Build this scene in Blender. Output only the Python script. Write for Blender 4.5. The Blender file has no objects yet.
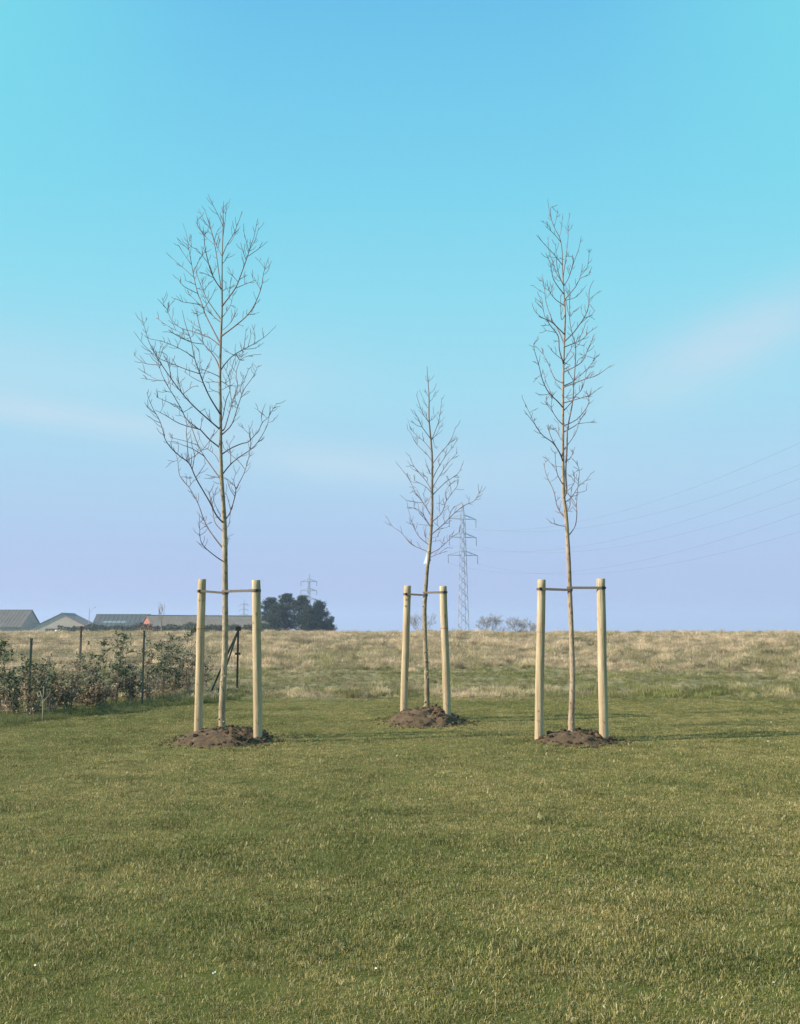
import bpy, math, random
import numpy as np
from mathutils import Vector, Matrix, noise as mnoise

random.seed(7)
RNG = np.random.default_rng(11)
SC = bpy.context.scene
COL = SC.collection
R = math.radians

# ------------------------------------------------------------------ camera
F_PX, EYE, PITCH = 950.0, 1.55, math.atan(114 / 950.0)
cam = bpy.data.cameras.new('camera')
cam.sensor_fit = 'VERTICAL'
cam.sensor_height = 24.0
cam.lens = F_PX / 1024.0 * 24.0
cam.clip_start, cam.clip_end = 0.1, 8000
cam_o = bpy.data.objects.new('camera', cam)
COL.objects.link(cam_o)
cam_o.location = (0, 0, EYE)
cam_o.rotation_euler = (math.pi / 2 + PITCH, 0, 0)
SC.camera = cam_o

# ------------------------------------------------------------------ world, sun, exposure
SUN_EL, SUN_AZ = R(30), R(15)                       # azimuth: how far behind the camera, from the left
TO_SUN = Vector((-math.cos(SUN_EL) * math.cos(SUN_AZ), -math.cos(SUN_EL) * math.sin(SUN_AZ), math.sin(SUN_EL)))
W = bpy.data.worlds.new('World')
SC.world = W
W.use_nodes = True
wn, wl = W.node_tree.nodes, W.node_tree.links
wn.clear()


def lin(r, g, b):
    f = lambda c: (c / 255 / 12.92) if c / 255 <= .04045 else ((c / 255 + .055) / 1.055) ** 2.4
    return (f(r), f(g), f(b), 1)


def wmath(op, a, b=None):
    n = wn.new('ShaderNodeMath')
    n.operation = op
    for k, v in enumerate((a, b)):
        if v is None:
            continue
        if isinstance(v, (int, float)):
            n.inputs[k].default_value = v
        else:
            wl.new(v, n.inputs[k])
    return n.outputs[0]


tc = wn.new('ShaderNodeTexCoord')
nrm = wn.new('ShaderNodeVectorMath'); nrm.operation = 'NORMALIZE'
wl.new(tc.outputs['Generated'], nrm.inputs[0])
sep = wn.new('ShaderNodeSeparateXYZ')
wl.new(nrm.outputs[0], sep.inputs[0])
sky = wn.new('ShaderNodeTexSky')
sky.sky_type = 'NISHITA'
sky.sun_disc = False
sky.sun_elevation = SUN_EL
sky.sun_rotation = R(255)
sky.dust_density = 1.2
ramp = wn.new('ShaderNodeValToRGB')
stops = [(0.0, (175, 193, 238)), (.06, (178, 199, 240)), (.14, (177, 214, 243)), (.235, (167, 226, 246)),
         (.33, (147, 226, 246)), (.424, (128, 219, 245)), (.575, (108, 200, 242)), (1.0, (66, 150, 214))]
el = ramp.color_ramp.elements
while len(el) < len(stops):
    el.new(.5)
for e_, (p_, c_) in zip(el, stops):
    e_.position = p_
    e_.color = lin(*c_)
wl.new(sep.outputs[2], ramp.inputs[0])
# thin cirrus wisps, fixed in azimuth and elevation
az = wmath('ARCTAN2', sep.outputs[0], sep.outputs[1])
ele = wmath('ARCSINE', sep.outputs[2])
nz = wn.new('ShaderNodeTexNoise')
nz.inputs['Scale'].default_value = 3.0
nz.inputs['Detail'].default_value = 4
mp = wn.new('ShaderNodeMapping')
mp.inputs['Scale'].default_value = (1.2, 1.2, 5)
wl.new(nrm.outputs[0], mp.inputs[0])
wl.new(mp.outputs[0], nz.inputs['Vector'])
cl = None
for a0, e0, tilt, su, sv, amp in ((-20, 11.9, -4, 9, .9, 1.05), (-3, 9.6, -3, 7, 1.2, .8), (19, 15.6, 20, 7, 1.9, 1.0),
                                  (-9, 14.8, 0, 6, 2.4, .45), (-22, 14.2, 4, 8, 2.4, .4), (9, 9.5, 3, 9, 2.0, .3), (34, 11, 8, 9, 1.6, .4)):
    da, de = wmath('SUBTRACT', az, R(a0)), wmath('SUBTRACT', ele, R(e0))
    c_, s_ = math.cos(R(tilt)), math.sin(R(tilt))
    u_ = wmath('ADD', wmath('MULTIPLY', da, c_ / R(su)), wmath('MULTIPLY', de, s_ / R(su)))
    v_ = wmath('ADD', wmath('MULTIPLY', da, -s_ / R(sv)), wmath('MULTIPLY', de, c_ / R(sv)))
    r2 = wmath('ADD', wmath('POWER', wmath('ABSOLUTE', u_), 2), wmath('POWER', wmath('ABSOLUTE', v_), 2))
    g = wmath('MULTIPLY', wmath('EXPONENT', wmath('MULTIPLY', r2, -1)), amp)
    cl = g if cl is None else wmath('ADD', cl, g)
cl = wmath('MULTIPLY', cl, wmath('MULTIPLY', nz.outputs[0], 1.7))
mixc = wn.new('ShaderNodeMix'); mixc.data_type = 'RGBA'
wl.new(cl, mixc.inputs[0])
# the high sky turns more turquoise away from the middle
def wstep(v, a, b):
    n = wn.new('ShaderNodeMapRange')
    n.interpolation_type = 'SMOOTHSTEP'
    n.inputs['From Min'].default_value, n.inputs['From Max'].default_value = a, b
    wl.new(v, n.inputs[0])
    return n.outputs[0]


side = wmath('MULTIPLY', wmath('MULTIPLY', wstep(wmath('ABSOLUTE', az), R(9), R(30)), wstep(ele, R(15), R(36))), .75)
mixt = wn.new('ShaderNodeMix'); mixt.data_type = 'RGBA'
wl.new(side, mixt.inputs[0])
wl.new(ramp.outputs[0], mixt.inputs[6])
mixt.inputs[7].default_value = lin(126, 234, 240)
wl.new(mixt.outputs[2], mixc.inputs[6])
mixc.inputs[7].default_value = lin(199, 228, 245)
scl = wn.new('ShaderNodeVectorMath'); scl.operation = 'SCALE'
scl.inputs['Scale'].default_value = 10.0
wl.new(mixc.outputs[2], scl.inputs[0])
mixs = wn.new('ShaderNodeMix'); mixs.data_type = 'RGBA'
mixs.inputs[0].default_value = 0.9
wl.new(sky.outputs[0], mixs.inputs[6])
wl.new(scl.outputs[0], mixs.inputs[7])
bg = wn.new('ShaderNodeBackground')
bg.inputs['Strength'].default_value = 0.05
wl.new(mixs.outputs[2], bg.inputs[0])
wo = wn.new('ShaderNodeOutputWorld')
wl.new(bg.outputs[0], wo.inputs[0])

sun = bpy.data.lights.new('sun', 'SUN')
sun.energy = 4.4
sun.angle = R(0.55)
sun.color = (1.0, 0.93, 0.80)
sun_o = bpy.data.objects.new('sun', sun)
COL.objects.link(sun_o)
sun_o.rotation_euler = TO_SUN.to_track_quat('Z', 'Y').to_euler()
sun_o.location = TO_SUN * 60

vs = SC.view_settings
vs.view_transform, vs.look, vs.exposure, vs.gamma = 'Standard', 'None', 1.0, 1.0
vs.use_curve_mapping = False
SC.cycles.volume_bounces = 0
SC.cycles.max_bounces = 6
SC.cycles.transparent_max_bounces = 12

# ------------------------------------------------------------------ helpers
CP, SP = math.cos(PITCH), math.sin(PITCH)


def ray(u, v):
    a, b = (u - 400) / F_PX, (512 - v) / F_PX
    return Vector((a, CP - b * SP, SP + b * CP))


def at(u, v, Y):                                     # the point at distance Y seen at a pixel
    r = ray(u, v)
    k = Y / r.y
    return Vector((r.x * k, Y, EYE + r.z * k))


def on_ground(u, v, z=0.0):                          # the point of the level z seen at a pixel
    r = ray(u, v)
    k = (z - EYE) / r.z
    return Vector((r.x * k, r.y * k, z))


def sstep(a, b, x):
    t = min(1, max(0, (x - a) / (b - a)))
    return t * t * (3 - 2 * t)


def n2(x, y, s, o=0.0):
    return mnoise.noise(Vector((x * s + o, y * s - o * .7, o * 1.3)))


def lawn_edge(x):
    return 20.3 + .55 * n2(x, 0, .22, 3) + .3 * n2(x, 0, .9, 8) + .02 * x


ZPTS = [(-4000, -1), (-30, -.1), (0, 0), (19.5, 0), (22, .05), (28, .22), (40, .73), (50, 1.01), (56, 1.10), (62, 1.03), (80, .45), (110, -.2), (160, -.9),
        (230, -2.0), (300, -3.2), (380, -4.8), (700, -8), (1500, -13), (4000, -40)]


def ground_z(x, y):
    for (a, za), (b, zb) in zip(ZPTS, ZPTS[1:]):
        if y <= b:
            z = za + (zb - za) * (y - a) / (b - a)
            break
    else:
        z = ZPTS[-1][1]
    near = 1 - sstep(60, 120, abs(y))
    z += near * (.012 * n2(x, y, .5, 1) + .02 * n2(x, y, .17, 5))
    if y > lawn_edge(x):
        z += near * sstep(0, 2, y - lawn_edge(x)) * (.05 * n2(x, y, .8, 2) + .07 * n2(x, y, .3, 9))
    return z


class MB:
    """collects vertices and faces, then links them as one mesh object"""
    def __init__(s):
        s.v, s.f, s.m, s.a = [], [], [], []

    def add(s, vs_, fs_, mi=0, att=None):
        o = len(s.v)
        s.v += [tuple(q) for q in vs_]
        s.f += [tuple(i + o for i in q) for q in fs_]
        s.m += [mi] * len(fs_)
        s.a += list(att) if att is not None else [0.0] * len(vs_)
        return s

    def box(s, x0, x1, y0, y1, z0, z1, mi=0):
        vs_ = [(x, y, z) for z in (z0, z1) for x, y in ((x0, y0), (x1, y0), (x1, y1), (x0, y1))]
        return s.add(vs_, [(3, 2, 1, 0), (4, 5, 6, 7), (0, 1, 5, 4), (1, 2, 6, 5), (2, 3, 7, 6), (3, 0, 4, 7)], mi)

    def tube(s, pts, rad, n=6, cap=True, mi=0, bump=None):
        pts = [Vector(p) for p in pts]
        vs_, fs_ = [], []
        t0 = (pts[1] - pts[0]).normalized()
        up = Vector((0, 0, 1)) if abs(t0.z) < .9 else Vector((0, 1, 0))
        x = t0.cross(up).normalized()
        for i, p in enumerate(pts):
            t = (pts[min(i + 1, len(pts) - 1)] - pts[max(i - 1, 0)]).normalized()
            x = (x - t * x.dot(t)).normalized()
            y = t.cross(x)
            r = rad[i] if hasattr(rad, '__len__') else rad
            for k in range(n):
                a = 2 * math.pi * k / n
                rr = r if bump is None else r * bump(i, k)
                vs_.append(p + x * (math.cos(a) * rr) + y * (math.sin(a) * rr))
        for i in range(len(pts) - 1):
            for k in range(n):
                k2 = (k + 1) % n
                fs_.append((i * n + k, i * n + k2, i * n + n + k2, i * n + n + k))
        if cap:
            fs_.append(tuple(range(n))[::-1])
            o = (len(pts) - 1) * n
            fs_.append(tuple(o + k for k in range(n)))
        return s.add(vs_, fs_, mi)

    def bar(s, a, b, w, mi=0):
        return s.tube([a, b], w / 2 * 1.2, 4, True, mi)

    def mesh(s, name, mats, smooth=False):
        me = bpy.data.meshes.new(name)
        me.from_pydata(s.v, [], s.f)
        for m in (mats if isinstance(mats, (list, tuple)) else [mats]):
            me.materials.append(m)
        me.polygons.foreach_set('material_index', s.m)
        if smooth:
            me.polygons.foreach_set('use_smooth', [True] * len(s.f))
        if any(s.a):
            at_ = me.attributes.new('shade', 'FLOAT', 'POINT')
            at_.data.foreach_set('value', s.a)
        me.update()
        return me

    def build(s, name, mats, parent=None, smooth=False, origin=None):
        if origin is not None:
            o_ = Vector(origin)
            s.v = [tuple(Vector(q) - o_) for q in s.v]
        ob = bpy.data.objects.new(name, s.mesh(name, mats, smooth))
        COL.objects.link(ob)
        if origin is not None:
            ob.location = origin
        if parent is not None:
            ob.parent = parent
        return ob


def tag(o, label=None, cat=None, group=None, kind=None):
    for k, v in (('label', label), ('category', cat), ('group', group), ('kind', kind)):
        if v:
            o[k] = v
    return o


def thing(name, label, cat, loc=(0, 0, 0), group=None, rz=0):
    o = bpy.data.objects.new(name, None)
    o.empty_display_size = .2
    COL.objects.link(o)
    o.location = loc
    o.rotation_euler = (0, 0, rz)
    return tag(o, label, cat, group)


def local(o, pts):
    L = o.location
    return [Vector(p) - L for p in pts]


# ------------------------------------------------------------------ materials
def new_mat(name):
    m = bpy.data.materials.new(name)
    m.use_nodes = True
    nt = m.node_tree
    nt.nodes.clear()
    out = nt.nodes.new('ShaderNodeOutputMaterial')
    return m, nt, out


def nd(nt, kind, **kw):
    n = nt.nodes.new(kind)
    for k, v in kw.items():
        if k in n.inputs:
            n.inputs[k].default_value = v
        else:
            setattr(n, k, v)
    return n


def noise_col(nt, cols, scale=5, detail=5, stretch=None, coord='Object', rough=.6, pos=None):
    t = nd(nt, 'ShaderNodeTexCoord')
    src = t.outputs[coord]
    if stretch:
        m_ = nd(nt, 'ShaderNodeMapping')
        m_.inputs['Scale'].default_value = stretch
        nt.links.new(src, m_.inputs[0])
        src = m_.outputs[0]
    n = nd(nt, 'ShaderNodeTexNoise')
    n.inputs['Scale'].default_value = scale
    n.inputs['Detail'].default_value = detail
    n.inputs['Roughness'].default_value = rough
    nt.links.new(src, n.inputs['Vector'])
    r = nd(nt, 'ShaderNodeValToRGB')
    e = r.color_ramp.elements
    while len(e) < len(cols):
        e.new(.5)
    for i, c in enumerate(cols):
        e[i].position = pos[i] if pos else .3 + .4 * i / max(1, len(cols) - 1)
        e[i].color = (*c, 1)
    nt.links.new(n.outputs[0], r.inputs[0])
    return r.outputs[0], n.outputs[0]


def mix(nt, f, a, b, mode='MIX'):
    m = nd(nt, 'ShaderNodeMix')
    m.data_type = 'RGBA'
    m.blend_type = mode
    for k, v in ((0, f), (6, a), (7, b)):
        if isinstance(v, (int, float)):
            m.inputs[k].default_value = v
        elif isinstance(v, tuple):
            m.inputs[k].default_value = (*v[:3], 1)
        else:
            nt.links.new(v, m.inputs[k])
    return m.outputs[2]


def surface(name, cols, scale=5, rough=.8, bump=0.0, bscale=None, stretch=None, detail=5, metallic=0, spec=.3, extra=None):
    m, nt, out = new_mat(name)
    c, f = noise_col(nt, cols, scale, detail, stretch)
    if extra:
        c = extra(nt, c)
    p = nd(nt, 'ShaderNodeBsdfPrincipled')
    p.inputs['Roughness'].default_value = rough
    p.inputs['Metallic'].default_value = metallic
    p.inputs['Specular IOR Level'].default_value = spec
    nt.links.new(c, p.inputs['Base Color'])
    if bump:
        if bscale:
            _, f = noise_col(nt, cols, bscale, 6, stretch)
        b = nd(nt, 'ShaderNodeBump')
        b.inputs['Strength'].default_value = 1
        b.inputs['Distance'].default_value = bump
        nt.links.new(f, b.inputs['Height'])
        nt.links.new(b.outputs[0], p.inputs['Normal'])
    nt.links.new(p.outputs[0], out.inputs[0])
    return m


def leafy(name, ramp_cols, tint_cols=None, trans=.35, obj_random=False):
    """blade or leaf: colour along the per-blade attribute 'shade', shifted by the per-instance attribute 'tint'"""
    m, nt, out = new_mat(name)
    a = nd(nt, 'ShaderNodeAttribute', attribute_name='shade')
    r = nd(nt, 'ShaderNodeValToRGB')
    e = r.color_ramp.elements
    while len(e) < len(ramp_cols):
        e.new(.5)
    for i, c in enumerate(ramp_cols):
        e[i].position = i / (len(ramp_cols) - 1)
        e[i].color = (*c, 1)
    nt.links.new(a.outputs['Fac'], r.inputs[0])
    c = r.outputs[0]
    if tint_cols:
        r2 = nd(nt, 'ShaderNodeValToRGB')
        e = r2.color_ramp.elements
        while len(e) < len(tint_cols):
            e.new(.5)
        for i, cc in enumerate(tint_cols):
            e[i].position = i / (len(tint_cols) - 1)
            e[i].color = (*cc, 1)
        nt.links.new(a.outputs['Fac'], r2.inputs[0])
        ti = nd(nt, 'ShaderNodeAttribute', attribute_name='tint')
        ti.attribute_type = 'INSTANCER'
        c = mix(nt, ti.outputs['Fac'], c, r2.outputs[0])
        va = nd(nt, 'ShaderNodeAttribute', attribute_name='val')
        va.attribute_type = 'INSTANCER'
        sc_ = nd(nt, 'ShaderNodeVectorMath', operation='SCALE')
        nt.links.new(c, sc_.inputs[0])
        nt.links.new(va.outputs['Fac'], sc_.inputs['Scale'])
        c = sc_.outputs[0]
    d = nd(nt, 'ShaderNodeBsdfPrincipled')
    d.inputs['Roughness'].default_value = .65
    d.inputs['Specular IOR Level'].default_value = .25
    t = nd(nt, 'ShaderNodeBsdfTranslucent')
    nt.links.new(c, d.inputs['Base Color'])
    nt.links.new(c, t.inputs['Color'])
    ms = nd(nt, 'ShaderNodeMixShader')
    ms.inputs[0].default_value = trans
    nt.links.new(d.outputs[0], ms.inputs[1])
    nt.links.new(t.outputs[0], ms.inputs[2])
    nt.links.new(ms.outputs[0], out.inputs[0])
    return m


M = {}
M['lawn_blade'] = leafy('lawn_blade', [(.053, .068, .012), (.102, .114, .022), (.160, .157, .041), (.26, .217, .084), (.48, .40, .22)],
                        [(.148, .124, .033), (.226, .176, .057), (.308, .231, .091), (.40, .304, .145), (.56, .46, .29)])
M['dry_blade'] = leafy('dry_blade', [(.065, .082, .016), (.125, .138, .034), (.24, .21, .080), (.40, .31, .15)],
                       [(.25, .168, .098), (.44, .312, .198), (.60, .44, .300), (.74, .59, .44)])
M['green_blade'] = leafy('green_blade', [(.055, .080, .012), (.095, .125, .022), (.15, .165, .038), (.27, .25, .09)],
                         [(.085, .095, .030), (.135, .140, .050), (.20, .185, .085), (.33, .28, .15)])
M['stake'] = None


def stake_extra(nt, c):
    k, _ = noise_col(nt, [(.30, .17, .08), (1, 1, 1)], 9, 3, (1, 1, .55), pos=[.27, .36])
    c = mix(nt, .8, c, k, 'MULTIPLY')
    k2, _ = noise_col(nt, [(.28, .20, .15), (1, 1, 1)], 2.2, 3, (34, 34, .5), pos=[.30, .36])
    c = mix(nt, .75, c, k2, 'MULTIPLY')
    g, _ = noise_col(nt, [(.50, .42, .36), (.92, .89, .85), (1.06, 1.05, 1.03)], 3, 6, (14, 14, .35))
    return mix(nt, 1.0, c, g, 'MULTIPLY')


M['stake'] = surface('peeled_wood', [(.36, .25, .15), (.45, .34, .22), (.55, .445, .31)], 3, .75, .004, 22, (5, 5, .6), extra=stake_extra)
M['end_grain'] = surface('end_grain_wood', [(.30, .24, .16), (.42, .34, .23)], 40, .9, .002)
M['stain'] = surface('stained_wood', [(.30, .10, .04), (.42, .19, .09)], 30, .8)
M['dark_stain'] = surface('dark_stained_wood', [(.20, .12, .06), (.32, .21, .12)], 30, .8)


def bark_extra(nt, c):
    k, _ = noise_col(nt, [(.30, .27, .26), (.95, .95, .95), (1.15, 1.15, 1.05)], 28, 5, (1, 1, .6), pos=[.32, .47, .72])
    c = mix(nt, .9, c, k, 'MULTIPLY')
    a = nd(nt, 'ShaderNodeAttribute', attribute_name='shade')      # 0 at the foot, 1 at the young leader
    return mix(nt, a.outputs['Fac'], c, (.17, .12, .115))


M['bark'] = surface('bark', [(.21, .15, .095), (.33, .25, .165), (.43, .345, .235)], 6, .9, .006, 45, (1.4, 1.4, .5), extra=bark_extra)
M['bark_green'] = surface('lichen_bark', [(.15, .11, .07), (.26, .20, .13), (.36, .30, .20)], 6, .9, .006, 45, (1.4, 1.4, .5), extra=bark_extra)
M['bark_red'] = surface('red_brown_bark', [(.23, .15, .105), (.33, .235, .165), (.42, .325, .24)], 6, .9, .006, 45, (1.4, 1.4, .5), extra=bark_extra)
M['twig'] = surface('twig_bark', [(.105, .070, .074), (.165, .115, .117), (.225, .17, .162)], 7, .8, .001, 60)
M['strap'] = surface('rubber_strap', [(.085, .070, .055), (.13, .108, .085)], 20, .7)
M['soil'] = surface('soil', [(.052, .029, .015), (.090, .053, .029), (.135, .083, .047)], 7, .95, .02, 26, detail=8)
M['clod'] = surface('soil_clod', [(.038, .022, .012), (.072, .043, .024), (.120, .076, .045)], 9, .95, .01, 40)
M['green_metal'] = surface('green_coated_steel', [(.018, .036, .032), (.027, .050, .044)], 9, .5)
M['dark_metal'] = surface('dark_coated_steel', [(.014, .016, .015), (.024, .026, .024)], 9, .8, spec=.1)
M['rust_post'] = surface('brown_steel', [(.055, .036, .028), (.085, .055, .042)], 12, .8)
M['wire'] = surface('galvanised_wire', [(.12, .13, .13), (.2, .2, .2)], 5, .5, metallic=.6)
M['pylon'] = surface('weathered_zinc', [(.28, .265, .28), (.34, .325, .34)], 1, .6)
M['line'] = surface('power_line_metal', [(.10, .10, .115), (.14, .14, .155)], .5, .6)
M['insulator'] = surface('insulator_glass', [(.10, .10, .115), (.16, .16, .18)], 4, .4)
M['roof_dark'] = surface('fibre_cement_dark', [(.055, .056, .060), (.080, .080, .084)], .5, .8, stretch=(3, 3, 3))
M['roof_brown'] = surface('fibre_cement_brown', [(.165, .115, .085), (.22, .16, .12)], .5, .8)
M['roof_grey'] = surface('fibre_cement_grey', [(.085, .066, .054), (.125, .098, .08)], .5, .8)
M['roof_pink'] = surface('weathered_red_sheet', [(.20, .145, .14), (.27, .20, .19)], .5, .8)
M['brick'] = surface('red_brick', [(.28, .095, .06), (.35, .125, .08)], 2, .85)
M['wall_grey'] = surface('grey_render', [(.30, .235, .19), (.40, .32, .265)], .6, .9)
M['wall_hall'] = surface('pale_brown_render', [(.46, .33, .25), (.58, .43, .34)], .6, .9)
M['wall_white'] = surface('white_paint', [(.62, .63, .63), (.75, .75, .74)], 1, .6)
M['skylight'] = surface('clear_sheeting', [(.15, .17, .18), (.20, .22, .23)], 1, .35)
M['dark_glass'] = surface('dark_glass', [(.03, .035, .04), (.05, .055, .06)], 2, .15)
M['tyre'] = surface('tyre_rubber', [(.02, .02, .02), (.03, .03, .03)], 3, .8)
M['pine'] = leafy('pine_needles', [(.012, .022, .012), (.022, .040, .018), (.036, .058, .024), (.060, .082, .034)], trans=.15)
M['hedge_far'] = leafy('winter_hedge_leaf', [(.030, .028, .020), (.050, .046, .028), (.070, .080, .035), (.11, .085, .06)], trans=.15)
M['leaf_green'] = leafy('evergreen_leaf', [(.022, .034, .010), (.050, .070, .022), (.105, .122, .048), (.28, .28, .14)], trans=.25)
M['leaf_brown'] = leafy('withered_leaf', [(.10, .060, .033), (.24, .155, .092), (.42, .295, .19), (.68, .55, .40)], trans=.3)
M['far_twig'] = surface('grey_twig', [(.19, .15, .125), (.25, .20, .17)], 2, .9)
M['pale_wood'] = surface('bleached_wood', [(.22, .18, .125), (.31, .26, .185)], 12, .85)
M['paper'] = surface('white_plastic', [(.72, .73, .74), (.80, .80, .80)], 8, .5)


def ground_mat():
    m, nt, out = new_mat('turf')
    tcn = nd(nt, 'ShaderNodeTexCoord')
    sp = nd(nt, 'ShaderNodeSeparateXYZ')
    nt.links.new(tcn.outputs['Object'], sp.inputs[0])
    lawn, _ = noise_col(nt, [(.045, .052, .010), (.085, .085, .020), (.130, .118, .036)], 1.1, 9, rough=.75)
    field, f2 = noise_col(nt, [(.085, .085, .030), (.195, .155, .085), (.32, .245, .150)], .8, 9, rough=.75)
    far, _ = noise_col(nt, [(.06, .085, .03), (.10, .115, .045), (.15, .13, .07)], .02, 5)
    ed = nd(nt, 'ShaderNodeTexNoise')
    ed.inputs['Scale'].default_value = .35
    nt.links.new(tcn.outputs['Object'], ed.inputs['Vector'])
    add = nd(nt, 'ShaderNodeMath', operation='MULTIPLY_ADD')
    nt.links.new(ed.outputs[0], add.inputs[0])
    add.inputs[1].default_value = 2.0
    nt.links.new(sp.outputs[1], add.inputs[2])
    mr = nd(nt, 'ShaderNodeMapRange')
    mr.inputs['From Min'].default_value, mr.inputs['From Max'].default_value = 20.8, 22.4
    nt.links.new(add.outputs[0], mr.inputs[0])
    mr2 = nd(nt, 'ShaderNodeMapRange')
    mr2.inputs['From Min'].default_value, mr2.inputs['From Max'].default_value = 60, 130
    nt.links.new(sp.outputs[1], mr2.inputs[0])
    c = mix(nt, mr.outputs[0], lawn, field)
    c = mix(nt, mr2.outputs[0], c, far)
    p = nd(nt, 'ShaderNodeBsdfPrincipled')
    p.inputs['Roughness'].default_value = .95
    p.inputs['Specular IOR Level'].default_value = .1
    nt.links.new(c, p.inputs['Base Color'])
    b = nd(nt, 'ShaderNodeBump')
    b.inputs['Distance'].default_value = .05
    nt.links.new(f2, b.inputs['Height'])
    nt.links.new(b.outputs[0], p.inputs['Normal'])
    nt.links.new(p.outputs[0], out.inputs[0])
    return m


# ------------------------------------------------------------------ the ground
def axis(lo, hi, near_lo, near_hi, step, grow=1.25):
    a = list(np.arange(near_lo, near_hi + 1e-6, step))
    s = step
    while a[-1] < hi:
        s *= grow
        a.append(min(hi, a[-1] + s))
    s = step
    b = []
    x = near_lo
    while x > lo:
        s *= grow
        x = max(lo, x - s)
        b.append(x)
    return b[::-1] + a


xs = axis(-2400, 2400, -26, 26, .4)
ys = axis(-300, 2500, 1, 62, .4)
gm = MB()
nx = len(xs)
gm.add([(x, y, ground_z(x, y)) for y in ys for x in xs],
       [(j * nx + i, j * nx + i + 1, (j + 1) * nx + i + 1, (j + 1) * nx + i) for j in range(len(ys) - 1) for i in range(nx - 1)])
ground = tag(gm.build('ground', ground_mat(), smooth=True), 'mown lawn rising into a rough dry meadow with a low crest', 'ground', kind='structure')

# ------------------------------------------------------------------ the three planted groups: where things stand
GROUPS = dict(
    left=dict(Y=13.35, mound=((-2.40, 13.26), .68, .66, .155), stakes=(((202, 579), (198.3, 729), 13.5), ((256, 580), (258, 738.5), 13.05)), r=.058),
    mid=dict(Y=16.15, mound=((.43, 15.95), .60, .82, .19), stakes=(((407.5, 585.5), (404, 710.5), 16.25), ((443, 586), (447.5, 716.5), 15.85)), r=.0615),
    right=dict(Y=13.2, mound=((2.38, 13.22), .50, .56, .12), stakes=(((541.5, 579.5), (538.8, 735.5), 13.3), ((600.8, 578.5), (603.8, 738.5), 13.12)), r=.059))


def mound_z(g, x, y, lump=1.0):
    (cx, cy), rx, ry, h = g['mound']
    dx, dy = (x - cx) / rx, (y - cy) / ry
    ang = math.atan2(dy, dx)
    rr = math.hypot(dx, dy) / (1 + .13 * mnoise.noise(Vector((math.cos(ang) * 1.7, math.sin(ang) * 1.7, cx))))
    if rr >= 1.25:
        return -.05
    z = h * (1 - rr ** 2.6) if rr < 1 else -h * (rr - 1) * 1.2
    rough = sstep(-.4, .35, dx)                       # the right-hand side is freshly dug and lumpier
    z += lump * h * (1 - .4 * min(rr, 1)) * ((.16 + .26 * rough) * mnoise.noise(Vector((x * 7, y * 7, cx))) + (.13 + .20 * rough) * mnoise.noise(Vector((x * 17, y * 17, 3))))
    return z


def in_mound(x, y, k=.93):
    for g in GROUPS.values():
        (cx, cy), rx, ry, h = g['mound']
        if ((x - cx) / rx) ** 2 + ((y - cy) / ry) ** 2 < k * k:
            return True
    return False


# ------------------------------------------------------------------ grass (uncountable: scattered tufts)
def tuft(name, mat, n, rad, h0, h1, w, lean, dry=.2, segs=2, seed=0):
    rg = random.Random(seed)
    b = MB()
    for i in range(n):
        a, d = rg.uniform(0, 6.283), rad * math.sqrt(rg.random())
        x, y = math.cos(a) * d, math.sin(a) * d
        h = rg.uniform(h0, h1)
        la, ll = rg.uniform(0, 6.283), rg.uniform(.1, 1) * lean * h
        fx, fy = math.cos(la) * ll, math.sin(la) * ll
        wa = rg.uniform(0, 6.283)
        wx, wy = math.cos(wa) * w / 2, math.sin(wa) * w / 2
        sh = min(1, max(0, rg.betavariate(2, 2.6) + (rg.uniform(.2, .5) if rg.random() < dry else 0)))
        hz = h * math.sqrt(max(.10, 1 - min(.85, (ll / h) ** 2)))
        m_ = (x + fx * .35, y + fy * .35, hz * .6)
        b.add([(x - wx, y - wy, -.01), (x + wx, y + wy, -.01), (m_[0] + wx * .8, m_[1] + wy * .8, m_[2]), (m_[0] - wx * .8, m_[1] - wy * .8, m_[2]),
               (x + fx, y + fy, hz)], [(0, 1, 2, 3), (3, 2, 4)], att=[sh] * 5)
    o = bpy.data.objects.new(name, b.mesh(name, mat))
    return o


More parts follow.
